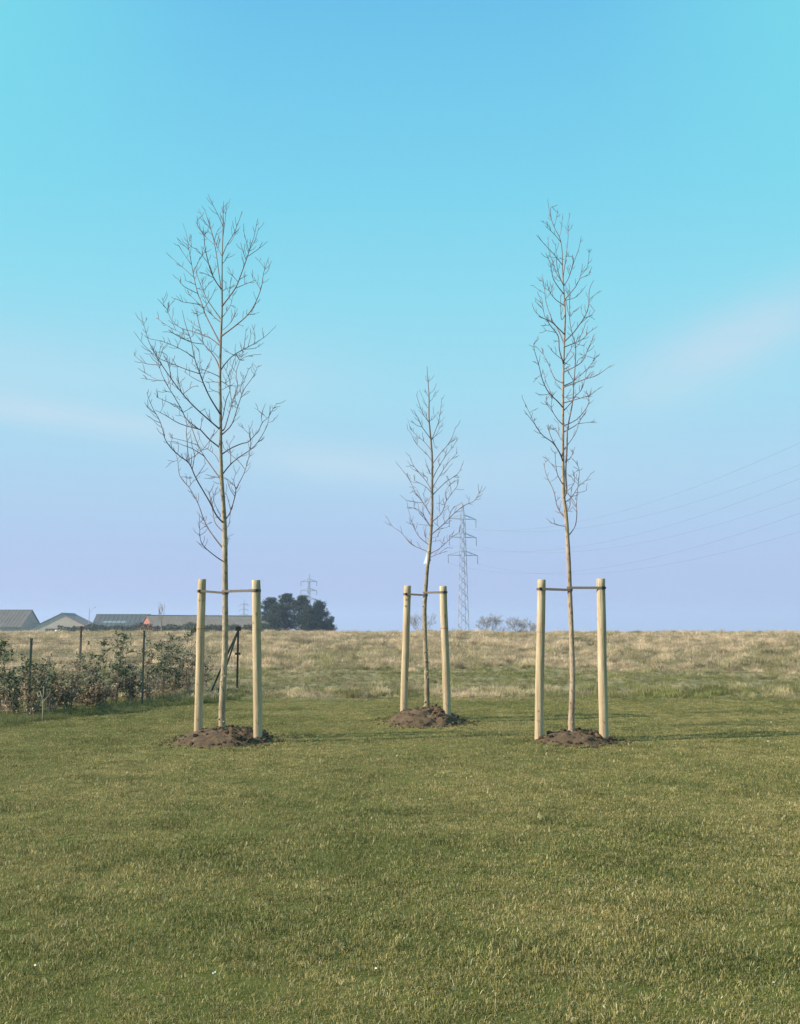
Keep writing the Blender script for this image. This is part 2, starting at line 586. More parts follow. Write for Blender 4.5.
def scatter(name, protos, P, rot, scl_, tint, idx, label, cat, val=None):
    c = bpy.data.collections.new(name + '_tufts')
    for o in protos:
        c.objects.link(o)
    me = bpy.data.meshes.new(name)
    me.from_pydata([tuple(p) for p in P], [], [])
    for nm, ty, key, data in (('rot', 'FLOAT_VECTOR', 'vector', np.asarray(rot, np.float32).ravel()), ('scl', 'FLOAT', 'value', np.asarray(scl_, np.float32)),
                              ('tint', 'FLOAT', 'value', np.asarray(tint, np.float32)),
                              ('val', 'FLOAT', 'value', np.asarray(val if val is not None else np.ones(len(P)), np.float32)), ('idx', 'INT', 'value', np.asarray(idx, np.int32))):
        a = me.attributes.new(nm, ty, 'POINT')
        a.data.foreach_set(key, data)
    ob = bpy.data.objects.new(name, me)
    COL.objects.link(ob)
    ng = bpy.data.node_groups.new(name, 'GeometryNodeTree')
    ng.interface.new_socket('Geometry', in_out='INPUT', socket_type='NodeSocketGeometry')
    ng.interface.new_socket('Geometry', in_out='OUTPUT', socket_type='NodeSocketGeometry')
    N, L = ng.nodes, ng.links
    gi, go = N.new('NodeGroupInput'), N.new('NodeGroupOutput')
    ci = N.new('GeometryNodeCollectionInfo')
    ci.inputs['Collection'].default_value = c
    ci.inputs['Separate Children'].default_value = True
    ci.inputs['Reset Children'].default_value = True
    ip = N.new('GeometryNodeInstanceOnPoints')
    ip.inputs['Pick Instance'].default_value = True

    def named(nm, ty):
        n = N.new('GeometryNodeInputNamedAttribute')
        n.data_type = ty
        n.inputs['Name'].default_value = nm
        return n.outputs['Attribute']
    e2r = N.new('FunctionNodeEulerToRotation')
    L.new(named('rot', 'FLOAT_VECTOR'), e2r.inputs[0])
    L.new(gi.outputs[0], ip.inputs['Points'])
    L.new(ci.outputs[0], ip.inputs['Instance'])
    L.new(named('idx', 'INT'), ip.inputs['Instance Index'])
    L.new(e2r.outputs[0], ip.inputs['Rotation'])
    L.new(named('scl', 'FLOAT'), ip.inputs['Scale'])
    L.new(ip.outputs[0], go.inputs[0])
    md = ob.modifiers.new('scatter', 'NODES')
    md.node_group = ng
    return tag(ob, label, cat, kind='stuff')


def clamp01(x):
    return min(1.0, max(0.0, x))


# fence line, needed by the planting too
FENCE = [on_ground(-36, 722), on_ground(28, 716), on_ground(142, 705), on_ground(237, 691.5)]


def hedge_front(x):                                   # the ground line where the hedge foot meets the lawn
    a, b = Vector((-7.4, 12.6)), Vector((-3.9, 20.4))
    t = (x - a.x) / (b.x - a.x)
    return a.y + (b.y - a.y) * t


P, RO, S, T, I, V = [], [], [], [], [], []
for k in range(60000):
    y = 3.1 + (21.8 - 3.1) * RNG.random() ** .85
    x = (RNG.random() * 2 - 1) * (y * .46 + .8)
    if in_mound(x, y) or y > lawn_edge(x) + RNG.normal() * .25:
        continue
    pat = .5 * n2(x, y, .55, 4) + .35 * n2(x, y, 1.7, 6) + .3 * n2(x, y, 4.5, 2)
    dark = n2(x * .6, y, 1.5, 12) + .8 * n2(x * .5, y, 3.4, 15) + .35 * n2(x, y, 7, 19)  # mower streaks and the shading of lawn undulations, put into the blade tint
    near = sstep(9, 4, y)
    P.append((x, y, ground_z(x, y)))
    RO.append((RNG.normal() * .12, RNG.normal() * .12, RNG.random() * 6.28))
    S.append(max(.45, .95 + .3 * dark + .22 * RNG.normal()))
    T.append(clamp01((.60 + .85 * pat - .60 * max(0, dark)) + .2 * RNG.normal() - .10 * sstep(12, 20, y)))
    V.append(max(.5, 1.15 - .18 * max(0, dark) + .08 * pat + .20 * RNG.normal()))
    I.append(int(RNG.integers(0, 5)))
for k in range(170):                                  # coarser, darker clumps standing out of the mown sward
    y = 3.6 + 15.5 * RNG.random() ** .8
    x = (RNG.random() * 2 - 1) * (y * .45)
    sg = RNG.uniform(.03, .10)
    for q in range(int(RNG.integers(3, 11))):
        px_, py_ = x + RNG.normal() * sg * 1.7, y + RNG.normal() * sg
        if in_mound(px_, py_) or py_ > lawn_edge(px_):
            continue
        P.append((px_, py_, ground_z(px_, py_)))
        RO.append((RNG.normal() * .2, RNG.normal() * .2, RNG.random() * 6.28))
        S.append(RNG.uniform(1.1, 1.9))
        T.append(clamp01(.08 + .1 * RNG.normal()))
        V.append(RNG.uniform(.75, 1.1))
        I.append(int(RNG.integers(0, 5)))
lp = [tuft('lawn_tuft', M['lawn_blade'], 90, .105, .005, .018, .0028, 2.2, .08, seed=s) for s in range(5)]
scatter('lawn_grass', lp, P, RO, S, T, I, 'short green mown grass flecked with dry blades', 'grass', V)

P, RO, S, T, I, V = [], [], [], [], [], []


def meadow_tint(x, y):
    w = y + 1.3 * n2(x, y, .12, 7) + .8 * n2(x, y, .5, 3)
    strip = sstep(21.0, 22.6, w) * (1 - sstep(27, 29, w))
    first = 1 - sstep(21.6, 23.4, w)
    t = .66 * sstep(27.2, 29.5, w) + .22 * sstep(33, 44, y) + .08 * strip + .5 * first * sstep(-.25, .3, n2(x, y, .55, 21)) + .42 * n2(x, y, .28, 5) + .3 * n2(x, y, 1.1, 9)
    if x < .5:
        t += .2 * strip
    return t, w, first


def meadow_add(x, y, lx, ly, sc_, tint, val=1.0):
    V.append(max(.35, val + .14 * RNG.normal()))
    P.append((x, y, ground_z(x, y) - .01))
    RO.append((-ly + RNG.normal() * .15, lx + RNG.normal() * .15, RNG.random() * 6.28))
    S.append(sc_)
    T.append(clamp01(tint))
    I.append(int(RNG.integers(0, 6)))


for k in range(30000):                                # the low sward between the tussocks
    y = 19.6 + 42 * RNG.random() ** 1.25
    x = (RNG.random() * 2 - 1) * (y * .46 + 2)
    if y < lawn_edge(x) + .35 * RNG.normal():
        continue
    t, w, first = meadow_tint(x, y)
    meadow_add(x, y, 0, 0, max(.2, (.36 + .25 * sstep(27, 31, w)) * (.7 + .6 * RNG.random())), t - .08 + .2 * RNG.normal(), .92 + .3 * n2(x, y, 1.3, 33))
for k in range(3600):                                 # tussocks, leaning outwards from their hearts
    cy_ = 20.2 + 40 * RNG.random() ** 1.2
    cx_ = (RNG.random() * 2 - 1) * (cy_ * .46 + 2)
    if cy_ < lawn_edge(cx_) + .3:
        continue
    t, w, first = meadow_tint(cx_, cy_)
    tall = .42 + .45 * sstep(27, 31, w) + .25 * first
    if w < 27.5 and first < .4 and RNG.random() < .45:
        continue
    tt = .24 * RNG.normal()
    vv = min(1.55, max(.5, 1.12 + .30 * RNG.normal()))
    t += tt + .10
    big = RNG.uniform(.6, 1.45)
    sg = RNG.uniform(.09, .22) * (.7 + .3 * big)
    for q in range(int(9 + 7 * big)):
        ox, oy = RNG.normal() * sg * 1.3, RNG.normal() * sg
        d = math.hypot(ox, oy) / sg
        x, y = cx_ + ox, cy_ + oy
        meadow_add(x, y, ox / sg * .35, oy / sg * .35, max(.2, tall * big * (1.1 - .28 * min(d, 2.4)) * RNG.uniform(.8, 1.15)), t + .13 * RNG.normal(), vv)
dp = [tuft('meadow_tuft', M['dry_blade'], 46, .16, .10, .30, .0085, 1.15, .15, seed=40 + s) for s in range(6)]
scatter('meadow_grass', dp, P, RO, S, T, I, 'rough tan and green meadow grass in uneven tussocks', 'grass', V)

P, RO, S, T, I = [], [], [], [], []
for k in range(1700):                                 # longer grass along the foot of the hedge and the corner post
    t = RNG.random()
    a = Vector((-7.9, 12.0)).lerp(Vector((-3.2, 20.9)), t)
    n_ = Vector((-.87, .49))
    d = abs(RNG.normal()) * .75 - .05 + .45 * n2(a.x, a.y, .9, 41)
    q = a + n_ * d
    if q.y > 25 or q.y < 10:
        continue
    P.append((q.x, q.y, ground_z(q.x, q.y)))
    RO.append((RNG.normal() * .2, RNG.normal() * .2, RNG.random() * 6.28))
    S.append((.22 + .5 * RNG.random() ** 2) * (1 + .5 * n2(q.x, q.y, 1.4, 2)))
    T.append(clamp01(.72 + .8 * n2(q.x, q.y, 1.1, 30) + .2 * RNG.normal()))
    I.append(int(RNG.integers(0, 3)))
hp = [tuft('verge_tuft', M['green_blade'], 40, .10, .08, .24, .006, 1.0, .12, seed=80 + s) for s in range(3)]
scatter('verge_grass', hp, P, RO, S, T, I, 'longer green grass along the foot of the hedge', 'grass')

# pale flecks lying on the lawn: bits of torn leaf and petal
b = MB()
fl = [(213, 973), (215, 972), (768, 741), (771, 722), (234, 793), (420, 799), (774, 982), (376, 968), (35, 965)]
for i, (u, v) in enumerate(fl):
    p = on_ground(u, v, .028)
    s = random.uniform(.003, .006) * (2.0 if v < 750 else 1)
    a = random.uniform(0, 6)
    tl = random.uniform(.2, .9)
    vs_ = []
    for k in range(6):
        q = a + k * 1.047
        rr = s * random.uniform(.7, 1.2)
        vs_.append(p + Vector((math.cos(q) * rr, math.sin(q) * rr * .6, math.sin(q) * rr * tl)))
    b.add(vs_ + [p + Vector((0, 0, -.006))], [(0, 1, 2, 3, 4, 5)] + [(6, (k + 1) % 6, k) for k in range(6)])
tag(b.build('petal_flecks', M['paper']), 'tiny white petal flecks strewn over the lawn', 'petals', kind='stuff')

# ------------------------------------------------------------------ soil mounds
MLAB = dict(left='broad mound of crumbly brown soil round the foot of the widest tree',
            mid='brown soil mound round the foot of the shortest, farthest tree',
            right='low brown soil mound round the foot of the slender right-hand tree')
for key, g in GROUPS.items():
    (cx, cy), rx, ry, h = g['mound']
    root = thing('soil_mound', MLAB[key], 'soil mound', (cx, cy, 0), 'soil mounds at the planted trees')
    b = MB()
    n, rings = 96, 44
    vs_ = [(0, 0, mound_z(g, cx, cy))]
    for j in range(1, rings + 1):
        for k in range(n):
            a = 2 * math.pi * k / n
            q = 1.2 * j / rings
            x, y = cx + rx * q * math.cos(a), cy + ry * q * math.sin(a)
            vs_.append((x - cx, y - cy, mound_z(g, x, y)))
    fs_ = [(0, 1 + k, 1 + (k + 1) % n) for k in range(n)]
    for j in range(rings - 1):
        for k in range(n):
            o_, k2 = 1 + j * n, (k + 1) % n
            fs_.append((o_ + k, o_ + n + k, o_ + n + k2, o_ + k2))
    b.add(vs_, fs_)
    b.build('heap', M['soil'], root, smooth=True)
    b = MB()
    rg = random.Random(len(key))
    for i in range(760):
        a, d = rg.uniform(0, 6.283), (rg.random() ** .6 * 1.2 if i < 560 else rg.uniform(.95, 1.5))
        x, y = cx + math.cos(a) * d * rx, cy + math.sin(a) * d * ry
        if i < 560 and math.cos(a) * d < .15 and rg.random() < .7:
            continue
        s = rg.choice([.008, .010, .012, .016, .022, .036]) * rg.uniform(.7, 1.2)
        if d > 1.0:
            s = min(s, .018)
        z = max(mound_z(g, x, y), ground_z(x, y) + (.006 if d > 1 else 0)) + s * .25
        vs_ = []
        for zz, nn, rr in ((-.6, 5, .75), (.1, 6, 1.0), (.65, 5, .7)):
            for k in range(nn if nn == 5 else 5):
                q = k * 1.2566 + zz
                w_ = rr * rg.uniform(.7, 1.25)
                vs_.append((x - cx + math.cos(q) * s * w_, y - cy + math.sin(q) * s * w_, z + s * zz * rg.uniform(.7, 1.2)))
        fs_ = [(4, 3, 2, 1, 0), (10, 11, 12, 13, 14)] + [(r_ * 5 + k, r_ * 5 + (k + 1) % 5, r_ * 5 + 5 + (k + 1) % 5, r_ * 5 + 5 + k) for r_ in (0, 1) for k in range(5)]
        b.add(vs_, fs_)
    tag(b.build('clods', M['clod'], root), kind='stuff')

# ------------------------------------------------------------------ stakes
SLAB = {('left', 0): 'round peeled wood stake left of the widest tree, with a brown ring mark',
        ('left', 1): 'round peeled wood stake right of the widest tree, in front of the dark pines',
        ('mid', 0): 'round peeled wood stake left of the shortest tree, leaning inwards',
        ('mid', 1): 'round peeled wood stake right of the shortest tree, with a red ring mark',
        ('right', 0): 'round peeled wood stake left of the slender right-hand tree',
        ('right', 1): 'round peeled wood stake right of the slender tree, rightmost stake of all'}
SMARK = {('left', 0): (628.5, 'stain', .010), ('mid', 1): (628.3, 'stain', .014), ('right', 0): (632, 'dark_stain', .008)}
STAKE = {}
for key, g in GROUPS.items():
    for j, (tp, bt, Y) in enumerate(g['stakes']):
        base, top = at(*bt, Y), at(*tp, Y)
        # the stake leans only a little in depth
        top = at(*tp, Y - .02)
        r = g['r'] * (1.03 if j else 1)
        d = (top - base).normalized()
        STAKE[key, j] = (base, top, r)
        foot = base - d * .35
        root = thing('tree_stake', SLAB[key, j], 'stake', (base.x, base.y, 0), 'peeled wooden tree stakes')
        b = MB()
        L = (top - foot).length
        sd = hash_ = 17 * j + len(key)
        pts, rad = [], []
        for i in range(31):
            t = i / 30
            q = foot + d * (L * t)
            q += Vector((n2(t * 3, sd, 1, 1), n2(t * 3, sd, 1, 4), 0)) * .006
            pts.append(q)
            rad.append(r * (1.03 - .06 * t) * (1 + .02 * n2(t * 9, sd, 1, 2)))
        pts[-1] = top - d * .008
        pts.append(top)
        rad.append(rad[-1] * .86)
        n = 28
        b.tube(local(root, pts), rad, n, True, bump=lambda i, k: 1 + .012 * mnoise.noise(Vector((k * .9, i * .25, sd))))
        b.m[-1] = 1
        b.build('shaft', [M['stake'], M['end_grain']], root, smooth=False)
        me = root.children[0].data
        me.polygons.foreach_set('use_smooth', [len(p.vertices) == 4 for p in me.polygons])
        # knots: a few small raised ovals on the camera side and round the shaft
        kb = MB()
        rg = random.Random(sd * 5)
        for i in range(15):
            t = rg.uniform(.18, .95)
            a = rg.uniform(0, 6.283)
            c_ = foot + d * (L * t) + Vector((math.cos(a), math.sin(a), 0)) * (r * .985)
            nn = Vector((math.cos(a), math.sin(a), 0))
            tx = Vector((-math.sin(a), math.cos(a), 0))
            s = rg.uniform(.007, .016)
            ringv = [c_ + tx * (math.cos(q * .785) * s) + Vector((0, 0, math.sin(q * .785) * s * 1.3)) for q in range(8)]
            kb.add(local(root, ringv + [c_ + nn * .005]), [(q, (q + 1) % 8, 8) for q in range(8)])
        tag(kb.build('knots', M['dark_stain'], root, smooth=True), kind='stuff')
        if (key, j) in SMARK:
            py, mt, hh = SMARK[key, j]
            u_ = tp[0] + (bt[0] - tp[0]) * (py - tp[1]) / (bt[1] - tp[1])
            c_ = at(u_, py, Y)
            q0 = foot + d * ((c_.z - foot.z) / d.z)
            mb = MB()
            mb.tube(local(root, [q0 - d * hh / 2, q0 + d * hh / 2]), r * 1.022, 28, True)
            mb.build('ring_mark', M[mt], root)

# ------------------------------------------------------------------ the three bare trees, traced branch by branch
OFF = dict(A=(130, 195), B=(200, 195), C=(130, 310), D=(200, 310), E=(130, 430), F=(200, 430),
           G=(520, 195), H=(520, 315), I=(520, 430), J=(385, 365), K=(385, 450))


def trace(s):
    out, letter = [], None
    for tok in s.split():
        if tok[0].isalpha():
            letter, tok = tok[0], tok[1:]
        x, y = tok.split(',')
        o = OFF[letter]
        out.append((o[0] + float(x) / 8, o[1] + float(y) / 8))
    return out


def cat(pts, sub=4):
    """smooth a polyline"""
    pts = [Vector(p) for p in pts]
    if len(pts) < 3:
        return [pts[0].lerp(pts[-1], i / sub) for i in range(sub + 1)]
    out = []
    for i in range(len(pts) - 1):
        p0, p1, p2, p3 = pts[max(i - 1, 0)], pts[i], pts[i + 1], pts[min(i + 2, len(pts) - 1)]
        for k in range(sub):
            t = k / sub
            out.append(.5 * ((2 * p1) + (p2 - p0) * t + (2 * p0 - 5 * p1 + 4 * p2 - p3) * t * t + (3 * p1 - p0 - 3 * p2 + p3) * t ** 3))
    out.append(pts[-1])
    return out


LEFT = """
E735,1060 690,1015 600,940 565,880 558,800 555,670 | 575,800 620,755 650,735 | 560,745 610,690
E745,965 690,880 620,780 580,690 545,590 480,470 400,370 380,240 345,130 | 410,372 450,375 500,385 | 480,450 515,395 | 380,240 310,270 | 375,235 420,190
E735,755 690,680 640,580 530,390 475,270 400,210 330,145 280,70 262,0 C235,880 190,800 150,710 135,655 | E475,250 460,130 450,10 C455,930 450,880 | E475,240 560,175 620,110 670,40 | E510,310 515,200 495,120 490,70 | E530,380 570,320 605,265 | C240,905 190,880 150,850 | C190,825 145,785 125,750 | E660,620 640,540 630,490 | E640,560 680,500 690,460
F185,825 125,750 105,670 100,600 85,540 70,490 | 105,650 80,560 | 165,690 110,570 130,490
E720,410 650,290 590,205 545,120 500,0 C490,930 450,870 390,835 | E540,125 430,85 320,60 | E590,210 500,150 420,120 350,90 | E715,290 680,200 630,160 580,120 540,20 | E620,160 640,90 675,10
E715,145 640,80 565,0 C545,950 450,870 410,790 340,670 280,570 240,470 225,400 | C545,965 400,910 280,840 200,800 | C400,780 300,735 210,695 | C330,660 290,650 260,640 | C270,570 180,560 85,545 | C250,560 180,540 105,490 | C450,810 500,775 | C240,825 275,750 290,710 | C340,680 400,720 | C400,830 380,780 350,770 | C300,600 330,540 310,450 | C570,950 580,850
C710,960 620,870 510,770 420,670 330,550 235,410 190,330 150,250 120,150 95,60 | 125,110 140,65 | 415,660 390,580 375,440 | 440,660 490,620 545,605 | 225,460 130,430 80,400 30,360 | 400,640 330,590 270,570 | 330,540 310,440 260,340 | 560,810 610,790 | 690,945 640,880 600,800 | 390,590 430,550 | 235,400 260,320 265,290
C715,835 640,700 590,590 545,470 515,380 490,250 455,150 437,90 | 550,515 450,475 350,435 220,380 130,300 80,240 30,170 | 515,380 400,310 270,255 180,235 | 575,590 500,540 430,490 | 555,500 560,400 550,310 | 465,210 370,165 290,120 210,60 | 370,160 300,10 A285,900 220,830 | A275,890 255,815 | A310,910 345,850 | C490,250 420,230 330,180 260,175 | C590,560 610,470 655,390 | C385,280 415,210 430,160 | C440,220 500,210 520,170 | C230,380 240,320 250,270 | C280,390 300,370 250,330 | C375,430 335,385 | C90,250 100,190 | C550,470 490,425
C725,500 700,420 650,340 590,270 570,180 545,80 525,0 A530,940 505,870 | C590,275 480,255 400,210 330,180 | C530,150 490,100 450,60 | C650,340 670,320 | C570,190 545,150 | A535,950 490,940 | A540,970 580,940
C715,290 650,230 580,200 480,165 390,135 340,80 345,40 | 660,235 600,190
C712,535 620,490 550,465 | C715,580 660,575 610,580 | C712,662 670,645 630,620 | C720,400 690,360 650,320
C720,275 660,150 600,30 A590,910 540,780 510,650 490,540 470,430 450,310 420,220 | 485,560 430,470 380,390 | 505,660 400,560 320,490 | 470,440 420,390 375,340 | 480,480 490,410 485,330 | 570,885 490,865 420,855 370,830 | 560,870 500,820 450,780 440,740 | 540,790 430,730 385,670 | 510,720 435,680 | 515,620 560,510 600,450 | 600,905 650,820 690,730 | 565,870 590,940 | 545,740 580,760
A722,1000 640,870 590,780 540,650 525,600 | 590,780 580,690 610,650 | 610,760 650,690
A722,1020 690,990 625,920 600,830 560,745
A727,760 680,680 640,590 600,420 590,320 540,240 545,190 | 700,635 640,570 590,500 525,420 | 670,665 600,630 550,615 | 590,320 630,290 | 610,470 580,420 | 660,640 700,560
A735,800 710,620 690,470 660,320 620,190 600,115 | 665,400 600,330 520,235 | 640,280 590,200 550,110 | 650,250 640,210 | 670,380 690,310 710,270 | 600,340 590,290
A737,490 690,400 650,280 630,200 | 700,430 720,350
A740,250 700,150 645,45 | 720,200 735,170
A737,340 765,170 775,60 | 750,270 745,150 742,90
B185,490 215,400 270,310 310,210 340,130 | 215,400 250,370 280,310
B183,550 205,520 230,460 | 205,520 225,480
B185,890 280,750 330,630 380,490 400,420 430,340 455,220 | 385,450 365,350 345,275 | 385,495 470,430 540,370 | 395,440 440,360 470,260 | 285,750 370,710 450,680 | 290,690 250,630 225,570 | 365,520 340,440 325,380 | 320,680 380,640 | 240,820 235,770 250,660 | 430,685 410,625
B180,985 200,950 245,880 265,790 | 245,885 285,890 | 215,925 205,870
B178,775 200,755 280,720 | 205,755 210,690
D180,212 290,120 380,40 B440,870 490,740 510,620 550,500 | B515,590 490,550 465,520 | B465,750 450,700 430,650 | B510,640 540,610 560,550 | B380,965 410,955 440,955 | D300,120 345,125 | B490,720 505,680
D178,160 195,150 250,95 280,40 | 240,105 285,20
D172,490 210,420 270,360 350,315 440,265 530,205 610,125 | 350,310 360,230 370,150 | 380,290 400,230 410,180 | 430,260 440,200 415,115 | 360,330 440,305 500,270 | 320,400 350,380 420,360 490,355 | 270,360 230,340 190,325
D180,1005 250,920 300,780 350,640 420,540 470,440 | 340,710 380,650 | 250,920 280,880 | 300,770 270,690 | 340,660 345,590
D172,965 195,950 235,820 270,700 300,610 290,500 320,400 350,330 | 300,600 340,590 385,480 375,465 | 290,500 260,460 235,420 | 270,700 320,640 350,520
D172,890 180,870 210,720 240,640 235,560 205,480 | 230,590 270,470 330,350 | 240,640 255,750 260,790 | 235,560 270,400
D172,565 225,605 240,650 | 200,585 220,540 | D172,645 200,625 240,600 | 240,570 290,620 300,680
F180,200 250,145 330,110 385,95 430,50 470,0 D500,900 545,860 580,800 615,745 | D540,870 490,820 430,780 | D495,900 490,850 505,790 | D560,840 560,800 | D590,790 630,770
F185,365 240,280 310,220 400,160 460,100 520,0 D540,910 560,820 | D545,900 580,890 600,860 | F400,150 405,80 395,0 D390,920 | D385,1000 350,950 335,910 | F240,270 245,180 235,120 280,50 | F240,140 205,90
F210,725 240,660 280,530 290,470 350,350 390,220 405,120 | 290,465 240,410 185,370 | 270,530 240,470 220,410 | 355,315 310,250 250,200 185,140 | 240,640 220,540 205,500 | 285,480 270,400 290,340 | 385,230 420,170
F212,785 230,760 245,650 | 215,690 235,670
F172,380 110,375 45,355 | F170,440 120,420
F215,860 225,880 215,940
"""
RIGHT = """
I350,540 372,480 365,330 375,150 378,20 H385,880 420,700 430,560 440,420 445,260 420,160 400,60 G395,900 400,790 390,700
I395,855 440,770 455,660 445,600 415,545 385,505 | 450,620 460,480 475,340 460,280 425,235 | 460,500 440,560 | 465,320 440,300
I372,580 410,540 470,450 530,400 570,345 | 465,520 500,495 535,480 | 460,430 420,385 375,345 | 410,540 430,510
I345,775 300,760 240,740
I345,720 300,620 270,490 215,370 195,290 205,250 | 295,570 320,535 | 310,650 325,600
I345,690 320,650 330,570
I372,660 385,640 405,580 410,460 | 400,600 385,560 | 390,655 425,655
I368,480 385,480 435,420 430,330 | 400,410 375,450 | 435,350 460,320
I330,440 295,340 280,170 | 300,330 250,270 195,215 | 290,290 325,295 | 300,370 275,395
I338,250 310,170 260,100 190,50 150,5 H150,920 100,850 30,760 | H130,890 75,780 15,655 | H85,780 100,765 125,760 | H115,850 120,820
I335,225 260,80 230,0 H230,910 | H250,960 215,885
I335,70 H330,1000 290,930 210,880 | H320,960 305,860
I365,255 375,250 415,200 440,135 | 415,200 395,240 | 420,190 415,160
I378,170 430,50 455,0 H460,900 | I385,150 370,210
H340,880 290,820 250,740 260,660 | 270,790 210,700 215,640 | 230,730 195,690 | 255,740 215,700
H385,940 450,880 490,830 540,760 | 470,880 540,860 605,850 | 490,830 510,790
H385,890 460,830 545,720 550,660 555,640 | 530,740 550,700
H343,740 300,690 230,620 180,520 150,400 115,280 110,225 | 170,490 150,490 105,540 | 280,640 210,540 190,470 | 215,650 170,640 120,620 | 150,400 115,370 | 180,520 165,470 | 255,650 290,610
H343,545 280,510 235,410 190,320 115,240 | 235,415 245,390 | 165,350 185,310
H345,605 310,580 280,555
H355,770 410,700 430,660 490,600 520,510 530,440 | 490,600 500,540
H420,705 500,660 560,640 640,580 | 545,650 530,600 | 480,670 440,650
H355,570 420,535 460,500 540,430 600,350 640,310 | 600,350 540,330 480,315 | 540,430 600,410 | 580,370 605,295 | 460,500 490,480
H450,580 530,510 620,480 730,400 | 530,510 555,470 | 560,500 590,445 | 480,555 470,510
H445,460 490,380 540,280 600,150 | 540,290 570,230 | 450,400 465,360 510,330 | 575,210 600,185
H445,260 490,200 550,140 610,100 | 450,250 480,240 520,240 | 470,220 510,110 525,60 | 440,200 470,150
H360,405 420,330 435,300 | H355,375 400,290 420,245
H345,365 330,350 280,310 250,280
H438,440 400,405 385,395 | 430,530 395,470 390,420
H350,660 375,650 410,590 | 370,670 415,700
H362,212 420,150 480,70 525,0 G550,870 555,760 590,680 | G555,840 590,805 625,780 | G500,970 490,930 495,880 | G530,1000 570,960 600,920 | G550,870 570,885 | H410,160 390,155 | H480,75 550,10 G555,980
H350,155 280,80 240,50 150,10 G180,985 120,930 95,860 | H240,60 215,25
H343,240 320,150 270,60 G265,1020 230,930 205,840 195,740 175,630 | G190,790 140,750 100,720 | G215,830 240,790 280,740 | G195,750 180,690 155,685
H337,390 315,280 305,170 240,80 210,20 G195,960 175,830 | H290,140 245,130 200,125 | H230,85 165,85 | G185,900 150,810 | G190,960 175,900 120,850 | H310,210 265,205
G350,885 290,840 235,770 215,680 | 245,785 260,710
G360,840 440,740 480,670 520,650 565,620 | 470,680 490,620 500,550 | 490,650 540,570 555,430 | 400,790 385,770
G400,840 440,820 500,765 | G395,970 430,930 470,905
G352,730 390,660 430,540 470,430 490,330 | 400,620 385,560 | 410,590 425,500 360,490
G345,660 370,480 385,330 380,240 | 385,290 410,265 | 380,240 400,150 | 360,560 375,520
G340,795 270,680 245,560 205,460 | 260,640 310,690 | 250,580 265,530
G345,710 300,640 270,560 230,440 225,330 | 290,610 310,660
G342,720 320,660 295,560 285,390 | 295,520 330,500
G340,560 285,490 220,420 130,320
G325,375 270,310 200,245 | 250,290 220,240 165,205
G320,330 325,300 335,220 340,150
G280,250 285,210 300,140 | 270,240 245,180 225,150
G250,190 245,105 265,95
G362,960 330,990 325,800
"""
MID = """
K345,820 325,805 240,770 190,735 130,660 60,610 10,530 | 140,670 130,640 | 290,785 270,760
K365,835 440,785 510,720 560,680 605,650 | 450,780 460,740 | 515,715 515,680
K365,865 430,830 500,810 | 430,830 480,790 510,780
K345,765 280,700 240,640 210,560 180,450 | 220,600 165,575 | 240,635 225,590 | 330,740 320,650
K370,680 460,600 560,500 640,440 710,410 750,350 780,285 | 480,580 465,530 475,480 | 440,620 420,600 420,520 | 425,650 470,625 520,610 | 500,540 540,470 620,420 | 560,500 600,490 | 460,600 525,565 | 670,425 675,370
K365,625 320,540 270,480 180,455 | 300,510 240,470 230,420 | 270,480 265,430
K365,615 330,570 300,480 310,420 | 355,600 305,600
K375,535 310,430 240,330 190,230 115,130 | 200,240 175,180 | 300,420 250,310 | 300,425 270,420 180,405 115,355 | 240,330 210,330 | 340,480 310,380 | 220,290 240,300 | 320,450 350,410 310,370
K380,575 450,510 490,410 540,340 580,280 585,210 | 490,400 490,320 560,240 | 440,515 435,460 435,360 | 530,350 520,270 500,210 | 560,310 590,315 | 480,430 450,440 | 500,320 530,260
K372,345 320,290 230,240 | 320,300 310,350
K370,335 330,250 260,170 215,100 195,40 | 355,240 340,225 280,180 240,165 | 230,130 200,125
K392,365 470,270 540,220 590,180 630,85 | 430,330 410,300 | 540,220 575,200
K388,310 440,200 500,110 580,20 | 450,200 490,170 515,130 | 470,160 465,110
J385,925 410,850 470,750 530,670 590,580 | 440,800 420,760 | 480,730 490,680
J388,795 440,710 500,640 540,570 565,495 | 500,640 530,610
J378,775 340,720 250,630 210,550 180,515 | 340,720 310,700
J372,685 310,610 220,530 180,430 | 310,610 300,560 | 220,530 195,490
J365,590 300,500 260,420 230,360 | 290,500 250,480 210,440
J355,460 300,380 250,235 | 340,440 325,370
J352,345 335,330 295,245
J350,255 335,230 318,190
J353,295 380,270 405,205
J352,230 375,215 400,190
J358,445 385,430 430,370
J372,610 420,480 440,400 455,260 | 440,420 430,370
J375,600 400,570 430,520 465,460 | 395,600 400,660
J378,880 350,850 320,750 | 345,820 325,800
K365,705 390,700 430,690 | K365,740 400,730 450,720
K350,720 320,690 315,650
J345,130 330,120 325,90
J345,150 355,90
"""


def nearest(poly, q):
    best = None
    for i in range(len(poly) - 1):
        a, b_ = poly[i], poly[i + 1]
        ax, ay = a[0], a[1]
        dx, dy = b_[0] - ax, b_[1] - ay
        l2 = dx * dx + dy * dy or 1e-9
        t = min(1, max(0, ((q[0] - ax) * dx + (q[1] - ay) * dy) / l2))
        px, py = ax + dx * t, ay + dy * t
        d = (px - q[0]) ** 2 + (py - q[1]) ** 2
        if best is None or d < best[0]:
            best = (d, i + t, (px, py))
    return best


def interp(arr, t):
    i = min(int(t), len(arr) - 2)
    return arr[i] + (arr[i + 1] - arr[i]) * (t - i)


